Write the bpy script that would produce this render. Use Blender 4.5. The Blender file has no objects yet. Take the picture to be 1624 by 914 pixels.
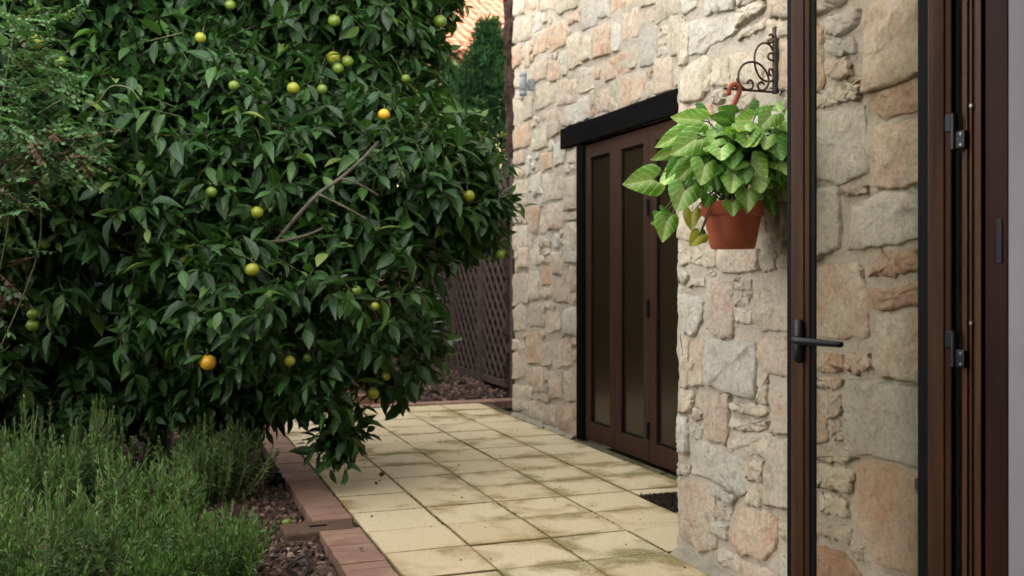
import bpy, math, random
import numpy as np
from mathutils import Vector, Matrix

random.seed(7)
RNG = np.random.default_rng(11)
SC = bpy.context.scene
COL = SC.collection
# ------------------------------------------------------------------ camera
CAM_H = 1.24
YAW = 0.3454
FPX = 1579.0
HOR = 436.0
cam_d = bpy.data.cameras.new('camera')
cam = bpy.data.objects.new('camera', cam_d); COL.objects.link(cam)
cam.location = (0, 0, CAM_H)
cam.rotation_euler = (math.pi / 2, 0, -YAW)
cam_d.sensor_width = 36
cam_d.lens = 36 * FPX / 1624
cam_d.shift_y = (HOR - 457) / 1624.0
cam_d.clip_start = 0.05
cam_d.clip_end = 1000
cam_d.dof.use_dof = True
cam_d.dof.focus_distance = 3.95
cam_d.dof.aperture_fstop = 3.2
SC.camera = cam
# ------------------------------------------------------------------ sky, sun, exposure
SUN_EL = math.radians(35)
SUN_AZ = math.radians(131.3)          # from +Y, clockwise
world = bpy.data.worlds.new('World'); SC.world = world; world.use_nodes = True
wn = world.node_tree.nodes; wl = world.node_tree.links
bg = wn['Background']
sky = wn.new('ShaderNodeTexSky'); sky.sky_type = 'NISHITA'; sky.sun_disc = False
sky.sun_elevation = SUN_EL; sky.sun_rotation = SUN_AZ
hs = wn.new('ShaderNodeHueSaturation'); hs.inputs['Saturation'].default_value = 0.03
wl.new(sky.outputs[0], hs.inputs['Color']); wl.new(hs.outputs[0], bg.inputs['Color'])
bg.inputs['Strength'].default_value = 0.15
sun_d = bpy.data.lights.new('sun', 'SUN'); sun = bpy.data.objects.new('sun', sun_d); COL.objects.link(sun)
sun_d.energy = 2.0; sun_d.angle = math.radians(0.6); sun_d.color = (1.0, 0.86, 0.68)
sv = Vector((math.sin(SUN_AZ) * math.cos(SUN_EL), math.cos(SUN_AZ) * math.cos(SUN_EL), math.sin(SUN_EL)))
sun.rotation_euler = sv.to_track_quat('Z', 'Y').to_euler()
sun.location = (0, -5, 20)
SC.view_settings.view_transform = 'Standard'
SC.view_settings.look = 'None'
SC.view_settings.gamma = 1.0
SC.view_settings.exposure = 3.85
SC.cycles.use_denoising = True
SC.cycles.max_bounces = 10
SC.cycles.diffuse_bounces = 5
SC.cycles.transparent_max_bounces = 12
SC.cycles.sample_clamp_indirect = 6

# ------------------------------------------------------------------ pixel helpers (to measure the place)
_c, _s = math.cos(YAW), math.sin(YAW)
def ray(u, v):
    x = (u - 812) / FPX
    return np.array([x * _c + _s, -x * _s + _c, -(v - HOR) / FPX])
def at_z(u, v, z):                    # point at optical depth z
    return ray(u, v) * z + np.array([0, 0, CAM_H])
def at_x(u, v, X):
    d = ray(u, v); return d * (X / d[0]) + np.array([0, 0, CAM_H])
def at_y(u, v, Y):
    d = ray(u, v); return d * (Y / d[1]) + np.array([0, 0, CAM_H])
def proj(P):
    P = np.asarray(P)
    xr = P[..., 0] * _c - P[..., 1] * _s; z = P[..., 0] * _s + P[..., 1] * _c
    return 812 + FPX * xr / z, HOR - FPX * (P[..., 2] - CAM_H) / z, z

# ------------------------------------------------------------------ object helpers
def wloc(o):
    v = Vector((0, 0, 0))
    while o is not None:
        v = v + o.location; o = o.parent
    return v
def thing(name, label, cat, loc, group=None):
    o = bpy.data.objects.new(name, None); COL.objects.link(o)
    o.location = loc; o.empty_display_size = 0.1
    o['label'] = label; o['category'] = cat
    if group: o['group'] = group
    return o
def tag(o, label=None, cat=None, group=None, kind=None):
    if label: o['label'] = label
    if cat: o['category'] = cat
    if group: o['group'] = group
    if kind: o['kind'] = kind
    return o
def mesh_np(name, V, F, mat, smooth=True, attrs=None, uv=None):
    """V (n,3); F: list of faces or (m,k) array"""
    V = np.asarray(V, dtype=np.float32)
    me = bpy.data.meshes.new(name)
    if isinstance(F, np.ndarray):
        m, k = F.shape
        me.vertices.add(len(V)); me.vertices.foreach_set('co', V.ravel())
        me.loops.add(m * k); me.loops.foreach_set('vertex_index', F.astype(np.int32).ravel())
        me.polygons.add(m)
        me.polygons.foreach_set('loop_start', np.arange(0, m * k, k, dtype=np.int32))
        me.polygons.foreach_set('loop_total', np.full(m, k, dtype=np.int32))
        me.update(calc_edges=True)
    else:
        me.from_pydata([tuple(map(float, v)) for v in V], [], F)
    me.polygons.foreach_set('use_smooth', np.ascontiguousarray(np.broadcast_to(np.asarray(smooth, dtype=bool), (len(me.polygons),))))
    if attrs:
        for an, arr in attrs.items():
            a = me.attributes.new(an, 'FLOAT', 'POINT'); a.data.foreach_set('value', np.asarray(arr, dtype=np.float32))
    if uv is not None:
        ul = me.uv_layers.new(name='UVMap')
        li = np.empty(len(me.loops), dtype=np.int32); me.loops.foreach_get('vertex_index', li)
        ul.data.foreach_set('uv', np.asarray(uv, dtype=np.float32)[li].ravel())
    if mat: me.materials.append(mat)
    me.validate()
    return me
def put(name, me, parent=None, loc=(0, 0, 0)):
    """link mesh; loc is a world position"""
    o = bpy.data.objects.new(name, me); COL.objects.link(o)
    if parent is not None:
        o.parent = parent; o.location = Vector(loc) - wloc(parent)
    else:
        o.location = loc
    return o
def mk(name, V, F, mat, parent=None, smooth=True, attrs=None, uv=None, origin=None):
    V = np.asarray(V, dtype=float)
    if origin is None: origin = (V.min(0) + V.max(0)) / 2
    origin = np.asarray(origin, dtype=float)
    return put(name, mesh_np(name, V - origin, F, mat, smooth, attrs, uv), parent, tuple(origin))
class MB:
    def __init__(s): s.V = []; s.F = []
    def add(s, V, F):
        b = len(s.V); s.V += [tuple(map(float, v)) for v in V]; s.F += [tuple(i + b for i in f) for f in F]; return s
    def box(s, a, b, bev=0.0):
        (x0, y0, z0), (x1, y1, z1) = [min(p, q) for p, q in zip(a, b)], [max(p, q) for p, q in zip(a, b)]
        if bev <= 0:
            V = [(x, y, z) for z in (z0, z1) for y in (y0, y1) for x in (x0, x1)]
            return s.add(V, [(0, 2, 3, 1), (4, 5, 7, 6), (0, 1, 5, 4), (2, 6, 7, 3), (0, 4, 6, 2), (1, 3, 7, 5)])
        import bmesh
        bm = bmesh.new(); bmesh.ops.create_cube(bm, size=1)
        for v in bm.verts:
            v.co = ((x0 + x1) / 2 + v.co.x * (x1 - x0), (y0 + y1) / 2 + v.co.y * (y1 - y0), (z0 + z1) / 2 + v.co.z * (z1 - z0))
        bmesh.ops.bevel(bm, geom=bm.edges[:], offset=bev, segments=2, profile=0.6, affect='EDGES')
        bm.verts.index_update()
        s.add([v.co[:] for v in bm.verts], [[v.index for v in f.verts] for f in bm.faces]); bm.free(); return s
    def tube(s, pts, r, n=8, cap=True, flat=1.0):
        pts = [np.array(p, float) for p in pts]; m = len(pts)
        rs = r if hasattr(r, '__len__') else [r] * m
        V = []; F = []
        up = None
        for i in range(m):
            t = pts[min(i + 1, m - 1)] - pts[max(i - 1, 0)]; t /= (np.linalg.norm(t) + 1e-9)
            if up is None:
                up = np.array([0, 0, 1.0]) if abs(t[2]) < .9 else np.array([1.0, 0, 0])
            a = np.cross(t, up); a /= (np.linalg.norm(a) + 1e-9); b = np.cross(a, t); up = b
            for k in range(n):
                q = 2 * math.pi * k / n
                V.append(pts[i] + rs[i] * (a * math.cos(q) * flat + b * math.sin(q)))
        for i in range(m - 1):
            for k in range(n):
                F.append((i * n + k, i * n + (k + 1) % n, (i + 1) * n + (k + 1) % n, (i + 1) * n + k))
        if cap:
            F.append(tuple(range(n - 1, -1, -1))); F.append(tuple((m - 1) * n + k for k in range(n)))
        return s.add(V, F)
    def lathe(s, prof, c, n=40):
        """prof (r,z) list; open surface, revolve round z at c"""
        V = []; F = []
        for r, z in prof:
            for k in range(n):
                q = 2 * math.pi * k / n; V.append((c[0] + r * math.cos(q), c[1] + r * math.sin(q), c[2] + z))
        for i in range(len(prof) - 1):
            for k in range(n):
                F.append((i * n + k, i * n + (k + 1) % n, (i + 1) * n + (k + 1) % n, (i + 1) * n + k))
        return s.add(V, F)
    def build(s, name, mat, parent=None, smooth=False, origin=None):
        return mk(name, s.V, s.F, mat, parent, smooth, origin=origin)
def smooth_line(pts, sub=5):
    P = [np.array(p, float) for p in pts]; out = []
    for i in range(len(P) - 1):
        p0 = P[max(i - 1, 0)]; p1 = P[i]; p2 = P[i + 1]; p3 = P[min(i + 2, len(P) - 1)]
        for k in range(sub):
            t = k / sub
            out.append(0.5 * ((2 * p1) + (-p0 + p2) * t + (2 * p0 - 5 * p1 + 4 * p2 - p3) * t * t + (-p0 + 3 * p1 - 3 * p2 + p3) * t ** 3))
    out.append(P[-1]); return out

# ------------------------------------------------------------------ materials
class M:
    def __init__(s, name, rough=0.7, spec=0.5):
        s.m = bpy.data.materials.new(name); s.m.use_nodes = True
        s.nt = s.m.node_tree; s.n = s.nt.nodes; s.l = s.nt.links
        s.b = s.n['Principled BSDF']; s.out = s.n['Material Output']
        s.b.inputs['Roughness'].default_value = rough
        s.b.inputs['Specular IOR Level'].default_value = spec
        s._co = None
    def new(s, t, **kw):
        n = s.n.new(t)
        for k, v in kw.items():
            if k in n.inputs: n.inputs[k].default_value = v
            else: setattr(n, k, v)
        return n
    def link(s, a, b): s.l.new(a, b); return b
    def objco(s, shift=True):
        if s._co is None:
            tc = s.new('ShaderNodeTexCoord'); oi = s.new('ShaderNodeObjectInfo')
            if shift:
                mu = s.new('ShaderNodeMath', operation='MULTIPLY'); s.link(oi.outputs['Random'], mu.inputs[0]); mu.inputs[1].default_value = 37.0
                va = s.new('ShaderNodeVectorMath', operation='ADD'); s.link(tc.outputs['Object'], va.inputs[0]); s.link(mu.outputs[0], va.inputs[1])
                s._co = va.outputs[0]
            else: s._co = tc.outputs['Object']
            s.rand = oi.outputs['Random']
        return s._co
    def pos(s):
        return s.new('ShaderNodeNewGeometry').outputs['Position']
    def scaled(s, co, v):
        mp = s.new('ShaderNodeMapping'); mp.inputs['Scale'].default_value = v; s.link(co, mp.inputs['Vector']); return mp.outputs[0]
    def noise(s, co, scale, detail=4, rough=.55, dist=0.0):
        n = s.new('ShaderNodeTexNoise', Scale=scale, Detail=detail, Roughness=rough, Distortion=dist); s.link(co, n.inputs['Vector']); return n.outputs['Fac']
    def ramp(s, fac, stops):
        r = s.new('ShaderNodeValToRGB'); e = r.color_ramp.elements
        while len(e) < len(stops): e.new(.5)
        for q, (p, c) in zip(e, stops):
            q.position = p; q.color = (c, c, c, 1) if not hasattr(c, '__len__') else tuple(c) + (1,)
        s.link(fac, r.inputs[0]); return r.outputs[0]
    def mix(s, fac, a, b, mode='MIX'):
        n = s.new('ShaderNodeMix', data_type='RGBA', blend_type=mode)
        for inp, x in ((n.inputs[0], fac), (n.inputs[6], a), (n.inputs[7], b)):
            if isinstance(x, bpy.types.NodeSocket): s.link(x, inp)
            elif hasattr(x, '__len__'): inp.default_value = tuple(x) + (1,)
            else: inp.default_value = x
        return n.outputs[2]
    def math(s, op, a, b=0.0, clamp=False):
        n = s.new('ShaderNodeMath', operation=op, use_clamp=clamp)
        for inp, x in ((n.inputs[0], a), (n.inputs[1], b)):
            if isinstance(x, bpy.types.NodeSocket): s.link(x, inp)
            else: inp.default_value = x
        return n.outputs[0]
    def bump(s, h, strength=.5, dist=.01, prev=None):
        b = s.new('ShaderNodeBump', Strength=strength, Distance=dist); s.link(h, b.inputs['Height'])
        if prev is not None: s.link(prev, b.inputs['Normal'])
        return b.outputs[0]
    def color(s, x):
        if isinstance(x, bpy.types.NodeSocket): s.link(x, s.b.inputs['Base Color'])
        else: s.b.inputs['Base Color'].default_value = tuple(x) + (1,)
    def normal(s, x): s.link(x, s.b.inputs['Normal'])

def stone_mat(name, A, B, C):
    m = M(name, .9, .25); co = m.objco()
    n1 = m.noise(co, 5, 6, .62, .6)
    col = m.mix(m.ramp(n1, [(.38, 0), (.62, 1)]), A, B)
    n2 = m.noise(co, 11, 5, .65, 1.2)
    col = m.mix(m.ramp(n2, [(.50, 0), (.68, 1)]), col, C)
    n3 = m.noise(co, 55, 4, .7)
    col = m.mix(m.ramp(n3, [(.34, .5), (.52, 0)]), col, tuple(.68 * x for x in A))
    col = m.mix(1.0, col, m.ramp(m.noise(co, 27, 6, .72, .8), [(.30, .66), (.5, 1.0), (.68, 1.1)]), 'MULTIPLY')
    rv = m.math('ADD', m.math('MULTIPLY', m.rand, .30), .82)
    col = m.mix(1.0, col, m.ramp(rv, [(0, 0), (1, 1)]), 'MULTIPLY')
    m.color(col)
    vo = m.new('ShaderNodeTexVoronoi', Scale=38.0); m.link(co, vo.inputs['Vector'])
    pits = m.ramp(vo.outputs['Distance'], [(.0, 0), (.35, 1)])
    b = m.bump(m.noise(co, 16, 8, .68, .5), .8, .016)
    vd = m.new('ShaderNodeVectorMath', operation='ADD'); m.link(co, vd.inputs[0]); nv = m.new('ShaderNodeTexNoise', Scale=9.0, Detail=4.0); m.link(co, nv.inputs['Vector']); sc = m.new('ShaderNodeVectorMath', operation='SCALE'); m.link(nv.outputs['Color'], sc.inputs[0]); sc.inputs['Scale'].default_value = .12; m.link(sc.outputs[0], vd.inputs[1])
    v2 = m.new('ShaderNodeTexVoronoi', Scale=15.0); m.link(vd.outputs[0], v2.inputs['Vector']); b = m.bump(v2.outputs['Distance'], .5, .016, b)
    b = m.bump(pits, .35, .008, b)
    b = m.bump(m.noise(co, 75, 6, .8), 1.0, .014, b)
    m.normal(b); return m.m
STONE = {
    'c': stone_mat('limestone_cream', (.56, .475, .345), (.63, .56, .43), (.55, .42, .29)),
    'g': stone_mat('limestone_grey', (.52, .475, .385), (.60, .555, .465), (.55, .475, .365)),
    'o': stone_mat('sandstone_orange', (.55, .365, .235), (.60, .49, .365), (.50, .30, .175)),
    'p': stone_mat('sandstone_pink', (.56, .43, .315), (.62, .53, .405), (.54, .37, .25)),
    'r': stone_mat('sandstone_russet', (.42, .255, .165), (.50, .37, .26), (.35, .175, .10)),
}
def mortar_mat():
    m = M('lime_mortar', .95, .2); co = m.pos()
    n = m.noise(co, 4, 5, .6)
    col = m.mix(m.ramp(n, [(.35, 0), (.65, 1)]), (.47, .405, .31), (.55, .485, .385))
    n3 = m.noise(co, 70, 4, .7); col = m.mix(m.ramp(n3, [(.3, .6), (.5, 0)]), col, (.30, .25, .175))
    m.color(col)
    b = m.bump(m.noise(co, 30, 8, .7), .9, .022); b = m.bump(m.noise(co, 110, 5, .8), .9, .010, b); m.normal(b); return m.m
MORTAR = mortar_mat()
def tile_mat():
    m = M('concrete_paving', .92, .25); co = m.objco(); P = m.pos()
    base = m.mix(m.ramp(m.noise(P, 1.1, 4), [(.35, 0), (.65, 1)]), (.43, .34, .205), (.47, .385, .25))
    base = m.mix(m.math('MULTIPLY', m.rand, .55), base, (.50, .425, .30))
    base = m.mix(m.ramp(m.noise(P, 190, 3, .8), [(.36, .75), (.5, 0)]), base, (.30, .215, .115))
    base = m.mix(m.ramp(m.noise(P, 48, 5, .8), [(.36, .45), (.52, 0)]), base, (.33, .25, .14))
    uv = m.new('ShaderNodeTexCoord').outputs['UV']
    sx = m.new('ShaderNodeSeparateXYZ'); m.link(uv, sx.inputs[0])
    ex = m.math('MINIMUM', sx.outputs[0], m.math('SUBTRACT', 1.0, sx.outputs[0]))
    ey = m.math('MINIMUM', sx.outputs[1], m.math('SUBTRACT', 1.0, sx.outputs[1]))
    ed = m.math('MINIMUM', ex, ey)                       # 0 at the edge, .5 in the middle
    n = m.noise(P, 3.2, 5, .62, .5)
    edge = m.ramp(m.math('ADD', m.math('MULTIPLY', ed, -.62), n), [(.33, 0), (.50, 1)])
    st = m.math('MULTIPLY', edge, m.ramp(m.noise(P, 1.3, 4, .6, .4), [(.455, 0), (.535, 1)]))
    st = m.math('MULTIPLY', st, m.ramp(m.noise(P, 60, 4, .75), [(.3, .5), (.6, 1)]))
    scol = m.mix(m.ramp(m.noise(P, 1.9, 2), [(.45, 0), (.6, 1)]), (.17, .105, .028), (.11, .095, .022))
    col = m.mix(m.math('MULTIPLY', st, .9), base, scol)
    rim = m.ramp(m.math('ADD', ed, m.math('MULTIPLY', m.noise(P, 24, 4, .7), .05)), [(.028, .8), (.05, 0)])
    col = m.mix(rim, col, (.15, .115, .045))
    m.color(col)
    b = m.bump(m.noise(P, 260, 3, .8), .55, .003); b = m.bump(m.noise(P, 9, 4), .25, .006, b); m.normal(b); return m.m
TILE = tile_mat()
def simple(name, A, B, scale=8, rough=.8, spec=.4, bump=.3, bdist=.005, bscale=60, stretch=None, world=False, metal=0.0, rrange=None):
    m = M(name, rough, spec); co = m.pos() if world else m.objco()
    if stretch: co = m.scaled(co, stretch)
    n = m.noise(co, scale, 6, .6)
    m.color(m.mix(m.ramp(n, [(.35, 0), (.66, 1)]), A, B))
    if rrange: m.link(m.ramp(m.noise(co, scale * .7, 4), [(.3, rrange[0]), (.7, rrange[1])]), m.b.inputs['Roughness'])
    m.b.inputs['Metallic'].default_value = metal
    if bump: m.normal(m.bump(m.noise(co, bscale, 5, .65), bump, bdist))
    return m.m
BRICK = simple('pink_paver', (.155, .088, .062), (.235, .14, .102), 4, .9, .25, .5, .004, 120)
BLOCK = simple('brown_block', (.19, .10, .06), (.28, .17, .105), 6, .95, .2, .6, .01, 40)
JOINT = simple('mossy_joint', (.045, .042, .02), (.10, .085, .045), 12, .95, .2, .8, .01, 80, world=True)
SOIL = simple('dark_soil', (.03, .02, .014), (.065, .042, .03), 14, .95, .2, .8, .02, 30, world=True)
EARTH = simple('earth', (.07, .055, .035), (.10, .085, .05), .7, .95, .2, .5, .02, 5, world=True)
CEMENT = simple('cement_fillet', (.17, .15, .11), (.27, .24, .18), 9, .95, .25, .6, .006, 60, world=True)
WOODY = simple('brown_frame', (.026, .0100, .0040), (.056, .0225, .008), 4, .5, .13, .08, .001, 30, stretch=(9, 9, .5))
WOODB = simple('brown_frame_far', (.032, .0155, .0095), (.047, .0225, .014), 3, .55, .14, .08, .001, 30, stretch=(9, 9, .5))
WOODD = simple('dark_lining', (.010, .0025, .001), (.022, .005, .002), 3, .6, .1, .1, .002, 20, stretch=(10, 10, .6))
BEAM = simple('black_stained_beam', (.0025, .0024, .0025), (.005, .0046, .0042), 4, .85, .02, .4, .004, 20, stretch=(1, 1, 8))
BLACK = simple('black_powder_coat', (.003, .0032, .0037), (.005, .0053, .006), 20, .45, .22, .1, .001, 90)
RUBBER = simple('black_gasket', (.004, .004, .0045), (.006, .006, .0065), 20, .5, .08, .05, .001, 90)
IRON = simple('rusty_wrought_iron', (.02, .016, .014), (.075, .04, .026), 16, .7, .4, .5, .002, 90)
STEEL = simple('screw_steel', (.2, .2, .2), (.26, .26, .26), 20, .5, .5, 0, metal=1.0)
TERRA = simple('terracotta_plastic', (.20, .036, .012), (.31, .076, .030), 4, .55, .4, .15, .002, 60)
HOOKM = simple('hook_plastic', (.25, .06, .03), (.32, .085, .042), 8, .5, .4, .1, .001, 40)
LAMPM = simple('grey_lamp_metal', (.17, .185, .195), (.21, .225, .235), 8, .45, .5, .05, .001, 40)
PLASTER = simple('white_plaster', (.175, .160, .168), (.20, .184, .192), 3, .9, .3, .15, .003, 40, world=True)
FLOORM = simple('indoor_floor', (.38, .33, .27), (.44, .39, .32), 3, .6, .4, .1, .002, 20, world=True)
FENCEM = simple('dark_brown_lattice', (.05, .033, .025), (.075, .05, .038), 5, .85, .3, .3, .003, 40)
BOARDM = simple('brown_board', (.05, .027, .018), (.085, .047, .032), 4, .85, .3, .4, .004, 30, stretch=(.6, 6, 6))
BLACKOUTM = simple('blackout_board', (.010, .006, .004), (.02, .012, .008), 4, .9, .15, .3, .003, 30)  # near-black colour stands for the shade behind the lattice
BARK = simple('bark', (.04, .034, .024), (.085, .072, .05), 9, .9, .3, .8, .012, 30)
BARKD = simple('shaggy_bark', (.02, .011, .008), (.06, .034, .026), 14, .95, .2, 1.0, .03, 22)
TWIG = simple('green_twig', (.05, .065, .02), (.09, .09, .035), 9, .7, .4, 0)
DEAD = simple('dead_twig', (.10, .07, .04), (.2, .15, .09), 9, .8, .3, 0)
WALLN = simple('neighbour_render', (.28, .20, .11), (.32, .24, .14), 1, .9, .3, .2, .004, 20)
ROOFT = simple('terracotta_roof_tile', (.15, .057, .032), (.21, .088, .052), 6, .85, .3, .4, .01, 25)
CABLE = simple('black_hose', (.008, .008, .009), (.015, .014, .013), 20, .5, .5, 0)
LIDM = simple('brown_valve_lid', (.055, .03, .018), (.10, .06, .038), 10, .8, .3, .5, .004, 60, stretch=(2, 8, 8))
MATM = simple('coir_mat', (.018, .011, .008), (.05, .03, .022), 30, .95, .2, 1.0, .01, 90, world=True)
DRYLEAF = simple('dry_leaf', (.10, .05, .02), (.20, .11, .05), 20, .8, .3, 0)

def gravel_mat():
    m = M('lava_gravel', .93, .2)
    a = m.new('ShaderNodeAttribute', attribute_name='tint')
    n = m.noise(m.pos(), 90, 4, .7)
    col = m.ramp(a.outputs['Fac'], [(0, (.035, .020, .016)), (.5, (.075, .042, .034)), (.85, (.13, .078, .062)), (.97, (.22, .16, .12)), (1, (.2, .1, .04))])
    col = m.mix(m.ramp(n, [(.35, .5), (.55, 0)]), col, (.02, .012, .01))
    m.color(col); m.normal(m.bump(n, .7, .006)); return m.m
GRAVEL = gravel_mat()

def leaf_mat(name, stops, rough=.42, spec=.45, attr='tint', trans=.25, veins=True, obj=False):
    """green leaf: diffuse with some light passing through; tint picks the leaf's own green"""
    m = M(name, rough, spec)
    if obj: m.objco(); f = m.rand
    else: f = m.new('ShaderNodeAttribute', attribute_name=attr).outputs['Fac']
    col = m.ramp(f, stops)
    if veins:
        uv = m.new('ShaderNodeTexCoord').outputs['UV']; sx = m.new('ShaderNodeSeparateXYZ'); m.link(uv, sx.inputs[0])
        ax = m.math('ABSOLUTE', m.math('SUBTRACT', sx.outputs[0], .5))
        mid = m.ramp(ax, [(.0, 1), (.035, 0)])
        w = m.math('SINE', m.math('MULTIPLY', m.math('SUBTRACT', sx.outputs[1], m.math('MULTIPLY', ax, .55)), 62.0))
        lat = m.ramp(w, [(.80, 0), (1.0, .28)])
        v = m.math('MAXIMUM', m.math('MULTIPLY', mid, .75), lat)
        col = m.mix(v, col, (.13, .19, .05))
        m.normal(m.bump(m.math('MULTIPLY', v, -1.0), .4, .003))
    m.color(col)
    tr = m.new('ShaderNodeBsdfTranslucent'); m.link(m.mix(1.0, col, (1.5, 1.6, .7), 'MULTIPLY'), tr.inputs['Color'])
    ms = m.new('ShaderNodeMixShader'); ms.inputs[0].default_value = trans
    m.link(m.b.outputs[0], ms.inputs[1]); m.link(tr.outputs[0], ms.inputs[2]); m.link(ms.outputs[0], m.out.inputs['Surface'])
    return m.m
CIT = [(0, (.005, .020, .006)), (.3, (.010, .038, .010)), (.62, (.019, .062, .014)), (.88, (.043, .104, .020)), (.93, (.065, .12, .026)), (1, (.13, .17, .045))]
ORANGE_LEAF = leaf_mat('citrus_leaf', CIT, .42, .3)
ORANGE_LEAF_O = leaf_mat('citrus_leaf_front', CIT, .42, .3, obj=True)
ROSE = leaf_mat('rosemary_needle', [(0, (.030, .068, .018)), (.45, (.076, .152, .040)), (.8, (.138, .235, .066)), (1, (.22, .31, .10))], .55, .3, veins=False)
VINE = leaf_mat('vine_leaflet', [(0, (.03, .075, .026)), (.5, (.055, .12, .04)), (.74, (.06, .13, .045)), (.76, (.035, .022, .011)), (1, (.075, .042, .02))], .5, .4, veins=False)
CONIF = leaf_mat('conifer_spray', [(0, (.007, .023, .010)), (.6, (.015, .042, .015)), (1, (.032, .068, .020))], .8, .1, veins=False)
HEDGE = leaf_mat('evergreen_leaf', [(0, (.010, .028, .010)), (.7, (.022, .055, .018)), (1, (.04, .085, .025))], .5, .35, veins=False)
ROSESTEM = simple('rosemary_stem', (.14, .15, .065), (.21, .19, .095), 12, .8, .3, 0)

def syng_mat(name, dark, light, vein):
    m = M(name, .45, .2)
    uv = m.new('ShaderNodeTexCoord').outputs['UV']; sx = m.new('ShaderNodeSeparateXYZ'); m.link(uv, sx.inputs[0])
    m.objco()
    ax = m.math('ABSOLUTE', m.math('SUBTRACT', sx.outputs[0], .5))
    nz = m.noise(m._co, 8, 5, .7)
    rim = m.math('ADD', m.math('MULTIPLY', ax, 2.0), m.math('MULTIPLY', m.math('SUBTRACT', nz, .5), .9))
    col = m.mix(m.ramp(rim, [(.08, 0), (.62, 1)]), light, dark)
    w = m.math('SINE', m.math('MULTIPLY', m.math('ADD', sx.outputs[1], m.math('ADD', m.math('MULTIPLY', ax, -.95), m.math('MULTIPLY', m.noise(m._co, 5, 2), .10))), 27.0))
    lat = m.ramp(m.math('ADD', w, m.math('MULTIPLY', m.math('SUBTRACT', m.noise(m._co, 14, 3), .5), .7)), [(.86, 0), (1.0, .8)])
    mid = m.ramp(ax, [(.0, 1), (.045, 0)])
    v = m.math('MAXIMUM', mid, lat)
    col = m.mix(m.math('MULTIPLY', v, .8), col, vein)
    rv = m.ramp(m.rand, [(0, .62), (1, 1.05)])
    col = m.mix(1.0, col, rv, 'MULTIPLY')
    m.color(col); m.normal(m.bump(v, -.3, .003))
    tr = m.new('ShaderNodeBsdfTranslucent'); m.link(m.mix(1.0, col, (1.3, 1.4, .7), 'MULTIPLY'), tr.inputs['Color'])
    ms = m.new('ShaderNodeMixShader'); ms.inputs[0].default_value = .28
    m.link(m.b.outputs[0], ms.inputs[1]); m.link(tr.outputs[0], ms.inputs[2]); m.link(ms.outputs[0], m.out.inputs['Surface'])
    return m.m
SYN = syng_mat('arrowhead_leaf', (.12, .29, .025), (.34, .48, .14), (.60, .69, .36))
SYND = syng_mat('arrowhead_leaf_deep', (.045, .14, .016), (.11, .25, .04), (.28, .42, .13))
SYNY = syng_mat('arrowhead_leaf_yellow', (.30, .28, .03), (.40, .40, .06), (.48, .48, .12))

def fruit_mat(name, A, B):
    m = M(name, .38, .45); co = m.objco()
    m.color(m.mix(m.ramp(m.noise(co, 9, 3), [(.35, 0), (.65, 1)]), A, B))
    m.normal(m.bump(m.noise(co, 260, 2), .3, .002)); return m.m
FRUIT = {'g': fruit_mat('green_orange_skin', (.065, .11, .010), (.12, .17, .014)), 'y': fruit_mat('yellow_green_orange_skin', (.13, .16, .009), (.23, .22, .011)),
         'o': fruit_mat('ripe_orange_skin', (.46, .23, .010), (.52, .30, .015))}

def glass_mat(name, tint, refl=1.5):
    m = M(name)
    lw = m.new('ShaderNodeLayerWeight'); lw.inputs['Blend'].default_value = .5
    fres = m.math('ADD', m.math('MULTIPLY', m.math('POWER', lw.outputs['Facing'], 5.0), .9), .04); t = m.new('ShaderNodeBsdfTransparent'); t.inputs[0].default_value = tint + (1,)
    g = m.new('ShaderNodeBsdfGlossy'); g.inputs['Roughness'].default_value = .01
    ms = m.new('ShaderNodeMixShader'); m.link(m.math('MULTIPLY', fres, refl), ms.inputs[0])
    m.link(t.outputs[0], ms.inputs[1]); m.link(g.outputs[0], ms.inputs[2]); m.link(ms.outputs[0], m.out.inputs['Surface']); return m.m
GLASS = glass_mat('tinted_door_glass', (.84, .82, .77))
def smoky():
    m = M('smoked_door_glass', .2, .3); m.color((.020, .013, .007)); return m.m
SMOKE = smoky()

# ------------------------------------------------------------------ leaf builder (vectorised)
def leaf_template(kind):
    if kind == 'citrus':
        ts = [0, .14, .36, .62, .84, 1]; ws = [.03, .26, .46, .42, .2, 0]
    elif kind == 'round':
        ts = [0, .25, .65, 1]; ws = [.05, .42, .42, 0]
    elif kind == 'needle':
        ts = [0, .5, 1]; ws = [.35, .5, 0]
    V = []; UV = []; F = []
    for t, w in zip(ts, ws):
        if w == 0 or kind == 'needle':
            if w == 0: V.append((0, t, 0)); UV.append((.5, t))
            else:
                V += [(-w, t, 0), (w, t, 0)]; UV += [(.5 - w, t), (.5 + w, t)]
        else:
            V += [(-w, t, 1), (0, t, 0), (w, t, 1)]; UV += [(.5 - w, t), (.5, t), (.5 + w, t)]
    k = 2 if kind == 'needle' else 3
    n = len(ts) - 1
    for i in range(n - 1):
        for j in range(k - 1):
            a = i * k + j; F.append((a, a + 1, a + k + 1, a + k))
    a = (n - 1) * k
    tip = len(V) - 1
    for j in range(k - 1): F.append((a + j, a + j + 1, tip, tip))
    return np.array(V, float), np.array(UV, float), F
def norm(a): return a / (np.linalg.norm(a, axis=-1, keepdims=True) + 1e-9)
def frames(ax, up):
    ax = norm(ax); sd = norm(np.cross(ax, up)); nz = np.cross(sd, ax)
    return sd, ax, nz
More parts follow.
